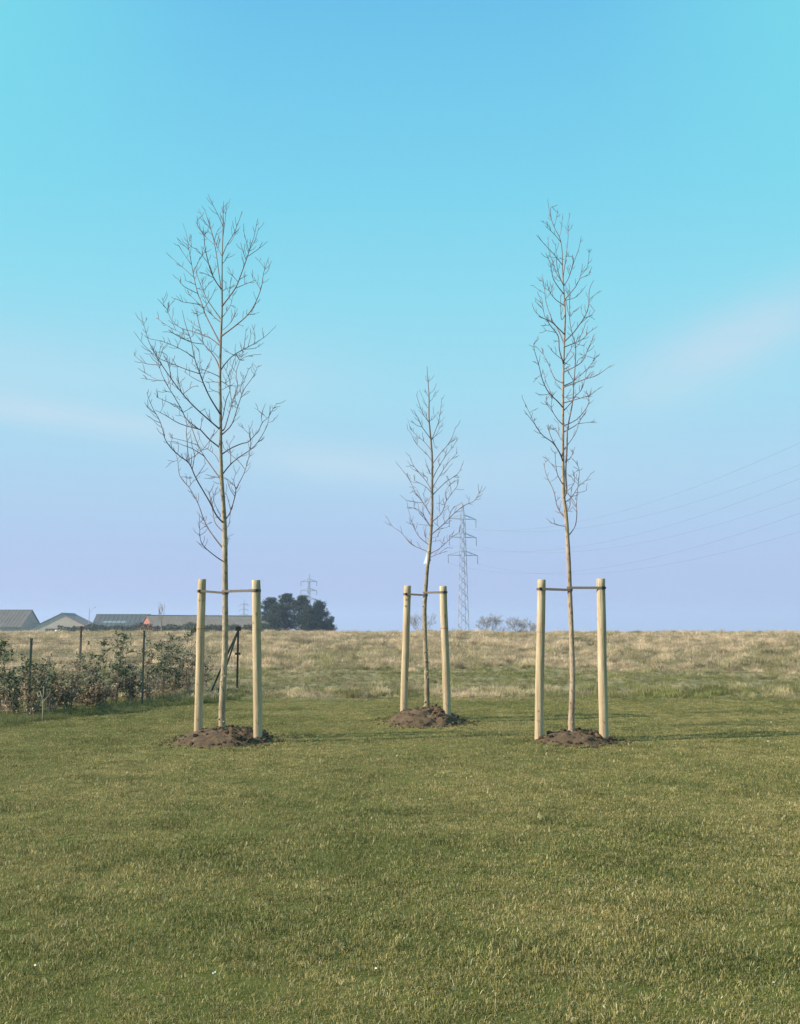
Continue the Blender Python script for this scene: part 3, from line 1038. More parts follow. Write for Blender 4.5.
def build_tree(name_label, Y, trunk_px, trunk_w, text, mat, group_seed, tie_note=None, knots=30):
    rg = random.Random(group_seed)
    base = at(*trunk_px[0], Y)
    root = thing('young_tree', name_label, 'tree', (base.x, base.y, 0), 'staked bare young trees')
    mpp = Y / F_PX
    tp2 = [(p.x, p.y) for p in cat([Vector((u, v, 0)) for u, v in trunk_px], 5)]
    tw = []
    for u, v in tp2:
        for (va, wa), (vb, wb) in zip(trunk_w, trunk_w[1:]):
            if vb <= v <= va:
                tw.append(wa + (wb - wa) * (va - v) / (va - vb))
                break
        else:
            tw.append(trunk_w[0][1] if v > trunk_w[0][0] else trunk_w[-1][1])
    tdep = [Y + .035 * mnoise.noise(Vector((0, v * .012, group_seed))) * min(1, (trunk_px[0][1] - v) / 80) for u, v in tp2]
    tp3 = [at(u, v, d) for (u, v), d in zip(tp2, tdep)]
    tr = [w * mpp / 2 for w in tw]
    foot = tp3[0] + Vector((0, 0, -.3))
    b = MB()
    P_, R_ = local(root, [foot] + tp3), [tr[0] * 1.15] + [r * (1.22 if i == 0 else 1.1 if i == 1 else 1) for i, r in enumerate(tr)]
    b.tube(P_, R_, 14, True, bump=lambda i, k: 1 + .10 * mnoise.noise(Vector((k * .8, i * .9, group_seed))))
    b.a = [clamp01((i // 14 - 1) / (len(P_) - 1) * 1.55 - .60) * .9 for i in range(len(b.v))]
    # branch scars and side buds on the trunk
    for i in range(knots):
        k = rg.uniform(1, len(tp3) * .72)
        c = interp(tp3, k)
        r = interp(tr, k)
        a = rg.uniform(0, 6.283)
        n_ = Vector((math.cos(a), math.sin(a), rg.uniform(.1, .6))).normalized()
        s = r * (rg.uniform(.28, .55) if knots > 40 else rg.uniform(.18, .38))
        b.tube(local(root, [c + n_ * r * .75, c + n_ * (r + s * .5), c + n_ * (r + s * rg.uniform(.7, 1.5))]), [s * 1.3, s, s * .45], 6, True)
    b.build('trunk', mat, root, smooth=True)

    def path3(px, start, dep0, side, straight=.0):
        """pixel polyline -> 3-D points whose depth drifts away from the root as the branch reaches out"""
        d, out = dep0, []
        acc = 0
        for i, q in enumerate(px):
            if i:
                acc += math.hypot(q[0] - px[i - 1][0], q[1] - px[i - 1][1]) * mpp
            out.append(at(q[0], q[1], dep0 + side * acc * (1 - .25 * min(acc, 2) / 2) + .02 * mnoise.noise(Vector((acc * 3, dep0 * 9, side * 7)))))
        return out

    def spurs(b_, pts, rad, n_, lmax):
        for _ in range(n_):
            k = rg.uniform(.25, 1) * (len(pts) - 1.01)
            c = interp(pts, k)
            i = min(int(k), len(pts) - 2)
            t = (pts[i + 1] - pts[i]).normalized()
            side = Vector((rg.gauss(0, 1), rg.gauss(0, 1), rg.gauss(0, .6)))
            side = (side - t * side.dot(t)).normalized()
            l = rg.uniform(.25, 1) * lmax
            e = c + (t * rg.uniform(.5, 1) + side * rg.uniform(.5, .9) + Vector((0, 0, .35))).normalized() * l
            m_ = c.lerp(e, .5) + side * l * .1
            b_.tube(local(root, [c, m_, e]), [.0036, .0032, .0024], 4, False)

    nb, slim = 0, (.72 if group_seed == 9 else 1.0)
    for line in text.strip().splitlines():
        parts = line.split('|')
        main = trace(parts[0])
        letter = None
        d_, k_, q_ = nearest(tp2, main[0])
        dep0 = interp(tdep, k_)
        if d_ < 200:
            main[0] = q_ if nb or True else main[0]
        px = [(p.x, p.y) for p in cat([Vector((u, v, 0)) for u, v in main], 4)]
        L = sum(math.hypot(a[0] - c[0], a[1] - c[1]) for a, c in zip(px, px[1:]))
        side = rg.uniform(.25, .85) * rg.choice((-1, 1))
        if line.startswith('I350,540'):
            side = -.05
        p3 = path3(px, None, dep0, side)
        r0 = min(.0115, .0042 + .000078 * L) * (1.3 if line.startswith('I350,540') else 1)
        r0 = min(r0, interp(tr, k_) * .75)
        r1 = .0027
        n_ = len(p3)
        rad = [r0 + (r1 - r0) * (i / (n_ - 1)) ** .8 for i in range(n_)]
        rad[0] *= 1.35
        rad[1] *= 1.12
        b = MB()
        b.tube(local(root, p3), rad, 7, True)
        spurs(b, p3, rad, int(L / 8) + 1, .19 * slim)
        br = b.build('branch', M['twig'], root, smooth=True)
        nb += 1
        last = parts[0].split()
        letter = [t[0] for t in last if t[0].isalpha()][-1]
        polys = [(px, p3, rad)]
        for tw_ in parts[1:]:
            tw_ = tw_.strip()
            if not tw_[0].isalpha():
                tw_ = letter + tw_
            letter = tw_[0]
            q = trace(tw_)
            letter = [t[0] for t in tw_.split() if t[0].isalpha()][-1]
            (dd, kk, qq), (hpx, hp3, hrad) = min(((nearest(h_[0], q[0]), h_) for h_ in polys), key=lambda z_: z_[0][0])
            d2, k2, q2 = nearest(tp2, q[0])
            if d2 < dd and d2 < 6:                    # springs from the trunk instead
                dd, qq, depth, rr = d2, q2, interp(tdep, k2), .006
            else:
                depth, rr = interp([v.y for v in hp3], kk), interp(hrad, kk)
            if dd < 25:
                q[0] = qq
            else:
                q = [qq] + q
            tpx = [(p.x, p.y) for p in cat([Vector((u, v, 0)) for u, v in q], 3)]
            l2 = sum(math.hypot(a[0] - c[0], a[1] - c[1]) for a, c in zip(tpx, tpx[1:]))
            t3 = path3(tpx, None, depth, rg.uniform(-.8, .8))
            ra = min(rr * .85, .0038 + .00007 * l2)
            rd = [ra + (.0027 - ra) * i / (len(t3) - 1) for i in range(len(t3))]
            b = MB()
            b.tube(local(root, t3), rd, 6, True)
            spurs(b, t3, rd, int(l2 / 9) + 1, .15 * slim)
            b.build('twig', M['twig'], br, smooth=True)
            polys.append((tpx, t3, rd))
    return root, tp2, tdep, tr


TREES = {}
TREES['left'] = build_tree('tallest, widest bare tree with a broad vase-shaped crown, left of the picture', 13.35,
                           [(222.2, 732), (222, 715), (222.7, 690), (224.6, 660), (225.2, 625), (225.2, 591), (225, 560), (224.6, 527), (223, 500), (221.5, 476), (220.6, 449),
                            (220.6, 422), (220, 380), (220.6, 347), (221.9, 310), (221.9, 282), (222.1, 257), (222.9, 232), (223, 218), (223.7, 201)],
                           [(732, 6.9), (690, 6.3), (640, 5.9), (590, 5.6), (540, 5.1), (500, 4.3), (450, 3.5), (400, 3.0), (350, 2.5), (300, 1.9), (250, 1.2), (200, .45)],
                           LEFT, M['bark'], 3)
TREES['mid'] = build_tree('shortest bare tree of the three, farthest away with an evenly tapering crown', 16.15,
                          [(427.3, 711), (427, 695), (426.5, 676), (425.2, 643), (424.5, 610), (425.7, 590), (427.3, 568), (428.8, 558), (430.6, 537), (432, 512), (432, 487),
                           (432.2, 462), (431, 442), (429, 419), (429, 396), (427.6, 378), (427, 366)],
                          [(711, 5.2), (660, 4.6), (600, 4.0), (560, 3.5), (520, 2.9), (480, 2.5), (440, 1.8), (400, 1.1), (366, .45)],
                          MID, M['bark_green'], 5, knots=46)
TREES['right'] = build_tree('tall slender bare tree with a narrow upright crown, rightmost of the three', 13.2,
                            [(571.4, 733), (571.5, 715), (572.4, 690), (572.4, 670), (571.4, 634), (570, 597), (568.6, 560), (567, 530), (565.6, 511), (563.7, 497), (563, 467),
                             (563, 436), (563, 396), (563.5, 365), (564.4, 340), (565.2, 315), (563.7, 289), (562.5, 270), (562, 251), (560, 239), (553.7, 226), (550, 214), (547.5, 199)],
                            [(733, 6.4), (690, 5.6), (640, 5.0), (590, 4.6), (540, 4.2), (500, 3.5), (450, 2.6), (400, 2.3), (340, 1.8), (290, 1.3), (240, .9), (200, .4)],
                            RIGHT, M['bark_red'], 9)

# white plastic plant label tied to the middle tree's trunk
p0, p1, p2, p3_ = at(426.3, 552, 16.05), at(427.4, 553, 16.05), at(426.8, 563.5, 16.02), at(423.3, 564, 16.02)
lb = thing('plant_label', 'small white plastic plant label tied high on the shortest tree', 'label', p0)
b = MB()
sheet = [p0, p1, at(427.3, 558, 16.04), p2, p3_, at(425.3, 558, 16.04)]
b.add(local(lb, sheet + [q + Vector((0, .004, 0)) for q in sheet]),
      [(5, 4, 3, 2, 1, 0), (6, 7, 8, 9, 10, 11)] + [(k, (k + 1) % 6, (k + 1) % 6 + 6, k + 6) for k in range(6)])
b.build('sheet', M['paper'], lb)
b = MB()
c = at(429.4, 551, 16.15)
b.tube(local(lb, [c + Vector((math.cos(a) * .036, math.sin(a) * .036, .004 * math.sin(a))) for a in np.linspace(0, 6.2832, 17)]), .004, 5, False)
b.build('tie_string', M['paper'], lb)

# ------------------------------------------------------------------ tree ties: a rubber band looped round stake and trunk
TLAB = {('left', 0): 'brown rubber tie joining the ring-marked stake to the widest tree', ('left', 1): 'brown rubber tie from the widest tree to its right-hand stake',
        ('mid', 0): 'brown rubber tie from the shortest tree to its left-hand stake', ('mid', 1): 'brown rubber tie from the shortest tree to its red-ringed stake',
        ('right', 0): 'brown rubber tie from the slender tree to its left-hand stake', ('right', 1): 'brown rubber tie from the slender tree to the rightmost stake'}
TY = dict(left=((591.2, 593.0), (590.6, 592.2)), mid=((594.2, 595.2), (592.3, 593.4)), right=((589, 590), (587.9, 588.6)))
for key, g in GROUPS.items():
    root_, tp2, tdep, tr = TREES[key]
    for j in (0, 1):
        sy, ty = TY[key][j]
        base, top, r = STAKE[key, j]
        (tu, tv), (bu, bv), Y = g['stakes'][j]
        cz = at(tu, sy, Y).z
        d = (top - base) / (top.z - base.z)
        A = base + d * (cz - base.z)
        k = min(range(len(tp2)), key=lambda i: abs(tp2[i][1] - ty))
        Bc = at(*tp2[k], tdep[k])
        Bc.z = at(tp2[k][0], ty, tdep[k]).z
        ra, rb = r * 1.02 + .003, tr[k] * 1.05 + .003
        ax = Vector((Bc.x - A.x, Bc.y - A.y))
        D_ = ax.length
        phi = math.atan2(ax.y, ax.x)
        al = math.acos((ra - rb) / D_)
        loop = []
        for q in np.linspace(phi + al, phi + 2 * math.pi - al, 15):
            loop.append((A.x + math.cos(q) * ra, A.y + math.sin(q) * ra, A.z))
        for q in np.linspace(phi - al, phi + al, 13):
            loop.append((Bc.x + math.cos(q) * rb, Bc.y + math.sin(q) * rb, Bc.z + (.012 if j else 0)))
        tie = thing('tree_tie', TLAB[key, j], 'tree tie', (A.x, A.y, A.z), 'rubber ties between stakes and trunks')
        b = MB()
        n = len(loop)
        hh, tk = .0155, .004
        cen = Vector(((A.x + Bc.x) / 2, (A.y + Bc.y) / 2, 0))
        vs_ = []
        for i, q in enumerate(loop):
            q = Vector(q)
            pv, nx_ = Vector(loop[i - 1]), Vector(loop[(i + 1) % n])
            t = (nx_ - pv); t.z = 0; t.normalize()
            o = Vector((t.y, -t.x, 0))
            vs_ += [q + Vector((0, 0, -hh)), q + Vector((0, 0, hh)), q + o * tk + Vector((0, 0, hh)), q + o * tk + Vector((0, 0, -hh))]
        fs_ = []
        for i in range(n):
            a_, c_ = i * 4, ((i + 1) % n) * 4
            for k2 in range(4):
                fs_.append((a_ + k2, a_ + (k2 + 1) % 4, c_ + (k2 + 1) % 4, c_ + k2))
        b.add(local(tie, vs_), fs_)
        b.build('band', M['strap'], tie)
        b = MB()
        q = Vector((A.x, A.y, 0)) + Vector((-.3 if j == 0 else .3, -1, 0)).normalized() * (ra + .003)
        q.z = A.z
        l_ = q - tie.location
        b.box(l_.x - .016, l_.x + .016, l_.y - .007, l_.y + .004, l_.z - .02, l_.z + .02)
        b.build('fixing_plate', M['dark_metal'], tie)

# ------------------------------------------------------------------ wire fence with its corner post
corner = FENCE[-1]
fen = thing('wire_fence', 'green steel wire fence behind the hedge, ending in a braced corner post', 'fence', corner)
tops = [None, 640, 632, 627.5]


def post(foot, h, w, mat, cap=False):
    b = MB()
    b.box(foot.x - w, foot.x + w, foot.y - w, foot.y + w, foot.z - .3, foot.z + h)
    b.box(foot.x - w * 1.25, foot.x + w * 1.25, foot.y - w * 1.25, foot.y + w * 1.25, foot.z + h + .001, foot.z + h + .03)
    for k in range(4):
        zz = foot.z + h * (.2 + .25 * k)
        b.box(foot.x - w * .5, foot.x + w * .5, foot.y - w * 1.5, foot.y - w - .001, zz, zz + .04)
    b.v = [tuple(Vector(q) - fen.location) for q in b.v]
    return b.build('post', mat, fen)


heads = []
for k, ft in enumerate(FENCE):
    ft = Vector((ft.x, ft.y, ground_z(ft.x, ft.y)))
    h = 1.3 if k == 0 else at(0, tops[k], ft.y).z - ft.z
    post(ft, h, .0155 if k < 3 else .021, M['green_metal'] if k < 3 else M['dark_metal'])
    heads.append((ft, h))
back = Vector(at(80.5, 650, 23.6)); back.z = ground_z(back.x, back.y)
bh = at(80.5, 627.5, 23.6).z - back.z
post(back, bh, .02, M['rust_post'])
back2 = back + (back - heads[-1][0]) * .95; back2.z = ground_z(back2.x, back2.y)
post(back2, bh, .02, M['rust_post'])
hd = heads[-1][0] + Vector((0, 0, heads[-1][1] - .05))
dr1 = (heads[-2][0] - heads[-1][0]).normalized()
for u, v, yy in ((207.5, 690, 20.9), (214.5, 694.5, 20.3)):
    ft = at(u, v, yy); ft.z = ground_z(ft.x, ft.y) - .1
    b = MB()
    b.tube(local(fen, [hd, ft]), .021, 8)
    b.build('brace', M['dark_metal'], fen, smooth=False)
b = MB()
b.box(-.055, .055, -.055, .055, 0, .10)
b.v = [tuple(Vector(q) + hd - fen.location - Vector((0, 0, .03))) for q in b.v]
b.build('corner_cap', M['dark_metal'], fen)
b = MB()
zz = heads[-1][0].z + .80
c = heads[-1][0]
b.box(c.x - .06 - fen.location.x, c.x + .06 - fen.location.x, c.y - .05 - fen.location.y, c.y + .05 - fen.location.y, zz - fen.location.z, zz + .05 - fen.location.z)
b.build('bracket', M['dark_metal'], fen)
runs = [heads[0], heads[1], heads[2], heads[3], (back, bh), (back2, bh)]
for k in range(7):
    f_ = .06 + .15 * k
    b = MB()
    pts = [q + Vector((0, -.034, h * f_)) for q, h in runs]
    b.tube(local(fen, pts), .0022, 4, True)
    b.build('wire', M['wire'], fen)
b = MB()
for (q0, h0), (q1, h1) in zip(runs, runs[1:]):
    n_ = int((q1 - q0).length / .15)
    for i in range(1, n_):
        q = q0.lerp(q1, i / n_)
        h = h0 + (h1 - h0) * i / n_
        b.tube(local(fen, [q + Vector((0, -.034, .02)), q + Vector((0, -.034, h * .96))]), .0014, 3, False)
tag(b.build('mesh_wires', M['wire'], fen), kind='stuff')

# ------------------------------------------------------------------ the young hedge
def leaf_quads(b, c, n_, size, rg, sh, mi, flat=.5):
    d = Vector((rg.gauss(0, 1), rg.gauss(0, 1), rg.gauss(0, flat))).normalized()
    e = d.cross(Vector((rg.gauss(0, 1), rg.gauss(0, 1), rg.gauss(0, 1)))).normalized()
    w = size * rg.uniform(.35, .5)
    k = d.cross(e) * size * .12
    b.add([c, c + d * size * .5 + e * w * .5 + k, c + d * size, c + d * size * .5 - e * w * .5 + k], [(0, 1, 2), (0, 2, 3)], mi, [sh] * 4)


def shrub(pos, h, w, green, label, seed, n_stem=7, dens=1.0):
    rg = random.Random(seed)
    root = thing('hedge_shrub', label, 'shrub', pos, 'young hedge plants in front of the wire fence')
    st, lf = MB(), MB()
    for i in range(n_stem):
        a = rg.uniform(0, 6.283)
        l_ = h * rg.choice((.45, .7, .85, 1.0, 1.08)) * rg.uniform(.9, 1.08)
        out = w * rg.uniform(.2, 1.0)
        pts = [Vector((math.cos(a) * .05, math.sin(a) * .05, -.04))]
        for k in range(1, 6):
            t = k / 5
            pts.append(Vector((math.cos(a) * out * t ** .9 + rg.gauss(0, .03), math.sin(a) * out * t ** .9 + rg.gauss(0, .03), l_ * t)))
        st.tube(pts, [.010 * (1 - .75 * k / 5) for k in range(6)], 5, True)
        grn = rg.random() < green + .04
        for j in range(11):
            t = rg.uniform(.05, 1.0)
            c = interp(pts, t * 4.999)
            a2 = rg.uniform(0, 6.283)
            ll = rg.uniform(.10, .34) * (1.2 - .65 * t)
            dr = Vector((math.cos(a2), math.sin(a2), rg.uniform(.1, 1.1))).normalized()
            e = c + dr * ll
            st.tube([c, c.lerp(e, .5) + Vector((0, 0, .012)), e], [.004, .003, .002], 4, False)
            isg = grn and t > rg.uniform(.1, .5)
            if not isg and t > .8 and rg.random() < .6:
                continue
            for q in range(int(rg.choice((4, 9, 13)) * dens)):
                cc = c.lerp(e, rg.uniform(.15, 1.05)) + Vector((rg.gauss(0, .018), rg.gauss(0, .018), rg.gauss(0, .018)))
                sh = clamp01(rg.betavariate(1.8, 2.0))
                leaf_quads(lf, cc, 1, rg.uniform(.040, .085) if isg else rg.uniform(.040, .075), rg, sh, 0 if isg else 1, .9 if not isg else .6)
    st.build('stems', M['far_twig'], root)
    tag(lf.build('foliage', [M['leaf_green'], M['leaf_brown']], root), kind='stuff')
    return root


HL = [(-6, 712, .95, .9, 'dark green hedge shrub cut off by the left edge of the picture'),
      (12, 714, .92, .85, 'dark green hedge shrub just left of the nearest green post'),
      (33, 716, .78, .55, 'hedge shrub half green, half withered, right behind the forked pale sapling'),
      (50, 712, .70, .12, 'low brown-leaved hedge shrub beside the forked pale sapling'),
      (68, 711, .78, .30, 'mostly withered brown hedge shrub left of the brown post'),
      (84, 707, 1.0, .75, 'green-topped hedge shrub in front of the brown post'),
      (100, 707, .72, .10, 'withered brown hedge shrub between the brown post and the red gable'),
      (115, 703, 1.12, .85, 'tall dark green hedge shrub just left of the second green post'),
      (131, 703, .80, .45, 'short mixed hedge shrub touching the second green post on its left'),
      (146, 700, .84, .35, 'brown-speckled hedge shrub at the foot of the second green post'),
      (159, 698, 1.10, .80, 'dark green hedge shrub right of the second green post'),
      (173, 696, 1.02, .70, 'green hedge shrub second from the hedge end at the stakes'),
      (187, 694, 1.08, .72, 'last green hedge shrub, next to the ring-marked stake'),
      (204, 691, .55, .40, 'low scrappy shrub between the ring-marked stake and the fence brace')]
for i, (u, v, h, gr, lab) in enumerate(HL):
    p = on_ground(u, v)
    p.z = ground_z(p.x, p.y)
    shrub(p, h * 1.18, .46 if h > .6 else .25, gr, lab, 100 + i, 9 if h > .6 else 4, 1.25)


def stick(name, label, cat_, px, Y, r, subs=(), mat='pale_wood'):
    base = at(*px[0], Y)
    root = thing(name, label, cat_, base)
    b = MB()
    pts = [at(u, v, Y) for u, v in px]
    pts[0].z -= .08
    b.tube(local(root, pts), [r * (1 - .5 * i / (len(pts) - 1)) for i in range(len(pts))], 6)
    b.build('stem', M[mat], root, smooth=True)
    for sub, dy in subs:
        b = MB()
        q = [at(u, v, Y + dy * i / max(1, len(sub) - 1)) for i, (u, v) in enumerate(sub)]
        b.tube(local(root, q), [r * .6 * (1 - .5 * i / (len(q) - 1)) for i in range(len(q))], 5)
        b.build('branch', M[mat], root, smooth=True)
    return root


p = on_ground(43, 721)
stick('sapling', 'pale forked leafless sapling at the front foot of the hedge', 'sapling', [(43, 721), (43, 712), (43.2, 703), (42, 697), (40, 691)], p.y, .013,
      [([(43.2, 703), (45.5, 699), (48.5, 696), (50, 691)], -.15), ([(42.5, 699.5), (43.5, 694), (44, 687)], .1), ([(41, 695), (38.5, 697), (37, 692)], .1)])
p = on_ground(104, 706)
stick('bamboo_cane', 'thin pale cane standing upright in the hedge left of the second green post', 'cane', [(103, 703), (103.5, 668), (104, 638)], p.y, .008)
p = on_ground(111, 706)
stick('bamboo_cane', 'short pale cane in the hedge nearest the second green post', 'cane', [(111.5, 700), (111.3, 685), (111, 661)], p.y, .008)

# ------------------------------------------------------------------ far things: farm buildings
def barn(name, label, P0, yaw, length, width, eave, ridge, mats, group='farm buildings on the horizon', doors=(), skylight=None, over=.3, sheets=0):
    """local x runs along the ridge, y across; P0 = the near-left ground corner of the ridge line's start"""
    root = thing(name, label, 'building', P0, group, yaw)
    wm, rm, gm_ = mats
    hw = width / 2
    b = MB()
    b.box(0, length, -hw, -hw + .25, -1, eave)
    b.box(0, length, hw - .25, hw, -1, eave)
    b.build('long_wall', wm, root)
    for x0, x1 in ((0, .25), (length - .25, length)):
        b = MB()
        pr = [(-hw + .26, -1), (hw - .26, -1), (hw - .26, eave), (0, ridge - .05), (-hw + .26, eave)]
        b.add([(x0, y, z) for y, z in pr] + [(x1, y, z) for y, z in pr], [(4, 3, 2, 1, 0), (5, 6, 7, 8, 9)] + [(k, (k + 1) % 5, (k + 1) % 5 + 5, k + 5) for k in range(5)])
        b.build('gable', gm_, root)
    sl = (ridge - eave) / hw
    for s in (-1, 1):
        b = MB()
        e = hw + .5
        ze = eave - sl * .5
        a = [(-over, 0, ridge), (length + over, 0, ridge), (length + over, s * e, ze), (-over, s * e, ze)]
        b.add(a + [(x, y, z + .14) for x, y, z in a], [(3, 2, 1, 0), (4, 5, 6, 7)] + [(k, (k + 1) % 4, (k + 1) % 4 + 4, k + 4) for k in range(4)])
        rf = b.build('roof', rm, root)
        if s < 0:
            if skylight:
                x0, x1, f0, f1 = skylight
                b = MB()
                z0, z1 = ridge + (ze - ridge) * f0 + .15, ridge + (ze - ridge) * f1 + .15
                b.add([(x0, -e * f1, z1), (x1, -e * f1, z1), (x1, -e * f0, z0), (x0, -e * f0, z0)], [(0, 1, 2, 3)])
                b.build('skylight', M['skylight'], rf)
            n_ = int(length / 1.1)
            b = MB()
            for i in range(1, n_):
                x = length * i / n_
                b.bar((x, -.02, ridge + .15), (x, -e, ze + .15), .09)
            tag(b.build('sheet_ribs', rm, rf), kind='stuff')
    b = MB()
    b.tube([(-over, 0, ridge + .16), (length + over, 0, ridge + .16)], .16, 6)
    b.build('ridge_cap', M['skylight'], root)
    for (x, w, h) in doors:
        b = MB()
        b.box(x, x + w, -hw - .08, -hw - .01, -.5, h)
        b.build('door', M['dark_glass'], root)
    return root


def far(u, v, Y):
    p = at(u, v, Y)
    return p


# long dark shed
a = at(97.5, 615.0, 262); g0 = ground_z(a.x, 262)
barn('barn', 'long dark roofed shed with a pale roof strip, left of the red gable', (a.x, 262, g0), R(3), 14.2, 12, 3.2 - 0, a.z - g0, (M['wall_grey'], M['roof_dark'], M['wall_white']),
     doors=((3, 2.4, 2.4),), skylight=(2.2, 8.6, .42, .54))
# barn with the red gable
a = at(147.3, 616, 250); g0 = ground_z(a.x, 250)
barn('barn', 'long brown roofed barn with a red brick gable facing left', (a.x, 250, g0), R(31), 34.5, 12.5, 3.5, a.z - g0, (M['wall_grey'], M['roof_brown'], M['brick']),
     doors=((8, 3, 2.6), (18, 3, 2.6)))
# gable-fronted hall
a = at(61.5, 613.6, 290); g0 = ground_z(a.x, 290)
h_ = barn('farm_hall', 'low wide hall with a shallow gable facing the lawn and a pinkish roof', (a.x, 290, g0), R(93), 14, 17.5, 4.0, a.z - g0, (M['wall_hall'], M['roof_pink'], M['wall_hall']))
for y0, y1, z1 in ((-6.5, -3.5, 3.6), (1.0, 4.6, 3.8)):
    b = MB()
    b.box(-.08, -.02, y0, y1, -.5, z1)
    b.build('door', M['dark_glass'], h_)
# shed at the left edge
a = at(-75, 610.5, 300); g0 = ground_z(a.x, 300)
barn('barn', 'grey roofed shed cut off by the left edge of the picture', (a.x, 300, g0), R(-2), 34, 15, 4.6, a.z - g0, (M['wall_grey'], M['roof_grey'], M['wall_grey']),
     doors=((26, 3, 3.2), (30, 2, 2.4)))

# white caravan parked by the sheds
c = at(30, 626, 240); g0 = ground_z(c.x, 240)
cv = thing('caravan', 'small white caravan parked in front of the shed at the left edge', 'caravan', (c.x, 240, g0))
b = MB()
prof = [(-1.9, .45), (1.7, .45), (1.95, 1.1), (1.75, 2.3), (1.4, 2.55), (-1.5, 2.55), (-1.85, 2.2), (-2.0, 1.2)]
b.add([(x, -1.0, z) for x, z in prof] + [(x, 1.0, z) for x, z in prof], [tuple(range(8)), tuple(range(15, 7, -1))] + [(k, k + 8, (k + 1) % 8 + 8, (k + 1) % 8) for k in range(8)])
b.build('body', M['wall_white'], cv)
for x0, x1 in ((-1.5, -.5), (.3, 1.3)):
    b = MB(); b.box(x0, x1, -1.03, -1.004, 1.35, 2.0); b.build('window', M['dark_glass'], cv)
b = MB(); b.box(-.35, .15, -1.03, -1.004, .6, 2.15); b.build('door', M['wall_grey'], cv)
b = MB(); b.tube([(-.1, -.95, .33), (-.1, -.75, .33)], .33, 14); b.build('wheel', M['tyre'], cv)
b = MB(); b.bar((-1.9, 0, .5), (-3.0, 0, .5), .1); b.build('tow_bar', M['dark_metal'], cv)
# crates of pale wrapped bales beside the hall
c = at(58.5, 627, 225); g0 = ground_z(c.x, 225)
bl = thing('wrapped_bale', 'pale wrapped bale lying in front of the wide hall', 'bale', (c.x, 225, g0))
b = MB()
b.tube([(-.75, 0, 1.9), (-.7, 0, 1.9), (.7, 0, 1.9), (.75, 0, 1.9)], [.6, .7, .7, .6], 18)
b.build('wrap', M['wall_white'], bl, smooth=False)
b = MB(); b.box(-1.1, 1.1, -.75, .75, -.3, 1.2); b.build('pallet_stack', M['wall_grey'], bl)

# pole by the hall
c = at(89.5, 608, 255); g0 = ground_z(c.x, 255)
pl = thing('utility_pole', 'thin pole with a side lamp standing between hall and long shed', 'pole', (c.x, 255, g0))
b = MB(); b.tube([(0, 0, -.5), (0, 0, c.z - g0)], [.10, .07], 8); b.build('shaft', M['pylon'], pl)
b = MB(); b.tube([(0, 0, c.z - g0 - 1.4), (.9, -.1, c.z - g0 - .4), (1.5, -.1, c.z - g0 + .2)], .035, 6); b.build('lamp_arm', M['pylon'], pl)
b = MB(); b.box(1.4, 1.75, -.2, .0, c.z - g0 + .17, c.z - g0 + .27); b.build('lamp_head', M['dark_metal'], pl)

# ------------------------------------------------------------------ hedgerow below the barns
b = MB()
rg = random.Random(5)
for i in range(20000):
    u = rg.uniform(58, 262)
    Y = 150 + rg.uniform(0, 5) - (u - 100) * .05
    p = at(u, 626, Y)
    base = ground_z(p.x, Y)
    crest = 1.95 + .0 + (.62 * mnoise.noise(Vector((u * .06, 0, 2))) + .38 * mnoise.noise(Vector((u * .25, 3, 2))))
    fall = sstep(58, 105, u) * .35 - .25
    topz = max(.6, crest - .35 + fall)
    z = base + (topz - base) * rg.random() ** .7
    leaf_quads(b, Vector((p.x, Y, z)), 1, rg.uniform(.14, .34), rg, clamp01(rg.betavariate(1.6, 2.2)), 0, .8)
tag(b.build('hedgerow', M['hedge_far']), 'dark winter hedgerow running below the barns on the horizon', 'hedgerow', kind='stuff')

# ------------------------------------------------------------------ pines
def pine(u, vtop, Y, wpx, label, seed, low=.25):
    rg = random.Random(seed)
    tp = at(u, vtop, Y)
    g0 = ground_z(tp.x, Y)
    H = tp.z - g0
    root = thing('pine_tree', label, 'tree', (tp.x, Y, g0), 'dark pines behind the crest')
    wr = wpx * Y / F_PX / 2
    b = MB()
    b.tube([(0, 0, -.5), (.1, 0, H * .4), (0, .1, H * .95)], [.26, .19, .05], 9)
    lf = MB()
    limbs = []
    nl = 26
    for i in range(nl):
        t = low + (1 - low) * (i + rg.random()) / nl
        a = i * 2.4 + rg.uniform(-.4, .4)
        rr = wr * 1.12 * (1.0 if t < .6 else max(.22, 1 - ((t - .6) / .4) ** 1.6 * .8)) * rg.uniform(.6, 1.05)
        s, e = Vector((0, 0, H * (t - .08))), Vector((math.cos(a) * rr, math.sin(a) * rr, min(H * .985, H * t + rr * .15)))
        b.tube([s, s.lerp(e, .5) + Vector((0, 0, -.1)), e], [.08, .055, .025], 5, False)
        limbs.append((s, e))
    for s, e in limbs:
        for q in range(9):
            f = rg.uniform(.25, 1.0)
            c = s.lerp(e, f) + Vector((rg.gauss(0, .35), rg.gauss(0, .35), rg.gauss(.15, .2)))
            cr = rg.uniform(.35, .75)
            cs = rg.uniform(-.18, .18)
            for k in range(70):
                d = Vector((rg.gauss(0, 1), rg.gauss(0, 1), rg.gauss(0, .75)))
                d = d.normalized() * cr * rg.random() ** .45
                d.z *= .75
                leaf_quads(lf, c + d, 1, rg.uniform(.16, .32), rg, clamp01(rg.betavariate(2, 2.4) + cs), 0, .9)
    b.build('trunk', M['bark'], root)
    tag(lf.build('crown', M['pine'], root), kind='stuff')
    return root


